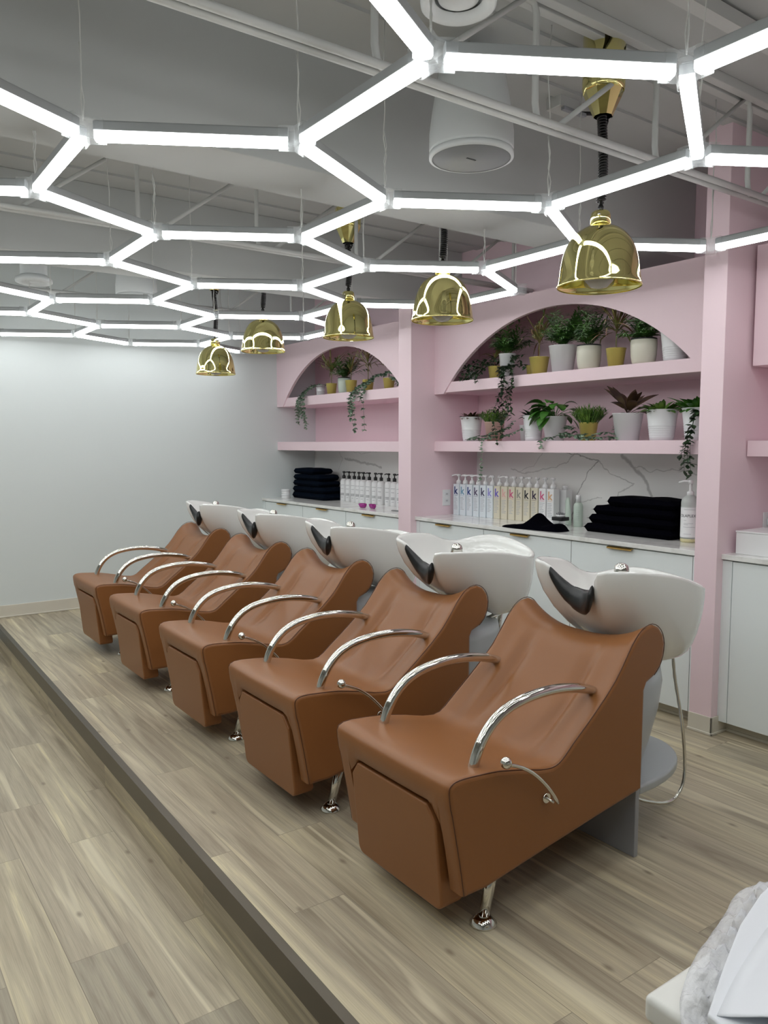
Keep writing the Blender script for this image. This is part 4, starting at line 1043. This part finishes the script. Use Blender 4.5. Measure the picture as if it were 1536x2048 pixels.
o_ = MB().box(-.012, .012, -.06, .06, 0, .008, 'grille').obj('metal_comb', None, .002); o_.location = (3.66, 4.93, WT); tag(o_, 'flat grey metal tool lying by the far pillar', 'tool')
for k_, (zz, lb) in enumerate(((0, 'lower of two stacked white jars in the far corner'), (.045, 'upper of two stacked white jars in the far corner'))):
    t = empty('cream_jar', (3.66, 6.75, WT+zz), lb, 'jar', 'stacked white jars')
    MB().lathe([(.040, 0), (.042, .004), (.042, .026)], 'bwhite', 24).obj('jar_body', t); MB().lathe([(.044, .026), (.045, .030), (.045, .042), (.040, .045), (.001, .045)], 'potw', 24).obj('lid', t)
# sockets
t = empty('wall_socket', (3.80, 4.494, 1.048), 'white double wall socket on the pink pillar side left of the k bottles', 'socket')
MB().box(-.038, .038, -.006, 0, -.06, .06, 'bwhite').obj('plate', t, .002)
for zz in (-.025, .025): MB().box(-.017, .017, -.008, -.006, zz-.015, zz+.015, 'potw').box(-.008, -.005, -.0085, -.008, zz-.004, zz+.008, 'ink').box(.005, .008, -.0085, -.008, zz-.004, zz+.008, 'ink').obj('outlet_face', t)
t = empty('wall_socket', (3.90, 2.085, 1.045), 'white socket plate on the near pillar at the right edge, with a plug-in device', 'socket')
MB().box(-.038, .038, -.007, 0, -.06, .06, 'bwhite').obj('plate', t, .002)
t = empty('plug_in_device', (3.91, 2.078, 1.045), 'small rounded white device plugged into the socket at the right edge', 'charger')
MB().box(-.025, .09, -.045, 0, -.012, .03, 'potw').obj('housing', t, .008, 3)
t = empty('storage_box', (3.57, 2.055, WT), 'low white box on the worktop right of the near pillar', 'box')
MB().box(0, .24, -.75, 0, 0, .105, 'bwhite').obj('box_body', t, .003); MB().box(-.002, .242, -.752, .002, .105, .113, 'bwhite').obj('lid', t, .002)

# ---------------------------------------------------------------- foreground table
TZ = .60
t = empty('side_table', (.992, .694, FZ), 'white plastic table corner in the bottom right foreground', 'table')
MB().box(0, .75, -.85, 0, TZ-FZ-.045, TZ-FZ, 'table').obj('table_top', t, .012, 4)
for a, b in ((.06, -.06), (.69, -.06), (.06, -.79), (.69, -.79)):
    MB().tube([(a, b, 0), (a, b, TZ-FZ-.045)], .018, 'table', 12).obj('leg', t)

o_ = MB().prism([(.99, .52), (1.16, .55), (1.15, .648), (1.06, .645), (.998, .628)], TZ, TZ+.004, 'print', 'z').obj('newspaper'); tag(o_, 'grey and cream printed paper under the clear bag on the foreground table', 'paper')
m = MB(); A = [(.955, .600), (1.005, .637), (1.096, .672), (1.161, .688), (1.24, .708), (1.331, .732), (1.42, .715)]
A = smooth_path([(x, y, 0) for x, y in A], 8); n = len(A); q = 22; vs = []
for i, p in enumerate(A):
    u = i/(n-1)
    for j in range(q+1):
        v = j/q; x = p.x+.05*v*(1-u)+.015*v; y = p.y-.15*v
        e = min(1, v*6)*min(1, u*9)
        z = TZ+.006+.022*min(1, u*4)+e*(.006+.010*math.sin(x*95+y*60)+.007*math.sin(x*170-y*210+1)+.006*math.sin(y*290+x*40))
        if u > .8: z -= 0
        vs.append((x, y, max(z, TZ+.005)))
fs = [(i*(q+1)+j, i*(q+1)+j+1, (i+1)*(q+1)+j+1, (i+1)*(q+1)+j) for i in range(n-1) for j in range(q)]
m.add(vs, fs, 'bag', True)
o_ = m.obj('plastic_bag'); md = o_.modifiers.new('s', 'SOLIDIFY'); md.thickness = .0012; tag(o_, 'crumpled clear plastic bag on the foreground table', 'bag')
o_ = MB().prism([(1.40, .690), (1.30, .678), (1.192, .652), (1.075, .611), (.958, .566), (.945, .50), (1.1, .30), (1.65, .30), (1.65, .69)], TZ+.047, TZ+.062, 'paper', 'z').obj('paper_parcel', None, .004); tag(o_, 'flat white parcel lying over the plastic bag, bottom right', 'parcel')
m = MB(); L_ = [(1.235, .622), (1.12, .596), (1.04, .577), (.965, .556)]
vs = []; q = 12
P_ = smooth_path([(x, y, 0) for x, y in L_], 6)
for i, p in enumerate(P_):
    for j in range(q+1):
        v = j/q; u = i/(len(P_)-1); vs.append((p.x+.35*v*(1-u)+.10*v*u, p.y-.20*v, TZ+.066+.020*math.sin(PI*min(v*1.2, 1))*(.4+.6*u)+.004*math.sin(v*9+u*4)))
fs = [(i*(q+1)+j, i*(q+1)+j+1, (i+1)*(q+1)+j+1, (i+1)*(q+1)+j) for i in range(len(P_)-1) for j in range(q)]
m.add(vs, fs, 'paper', True); o_ = m.obj('paper_sheet'); md = o_.modifiers.new('s', 'SOLIDIFY'); md.thickness = .0015; tag(o_, 'slightly curled white paper sheet on top of the white parcel', 'paper')
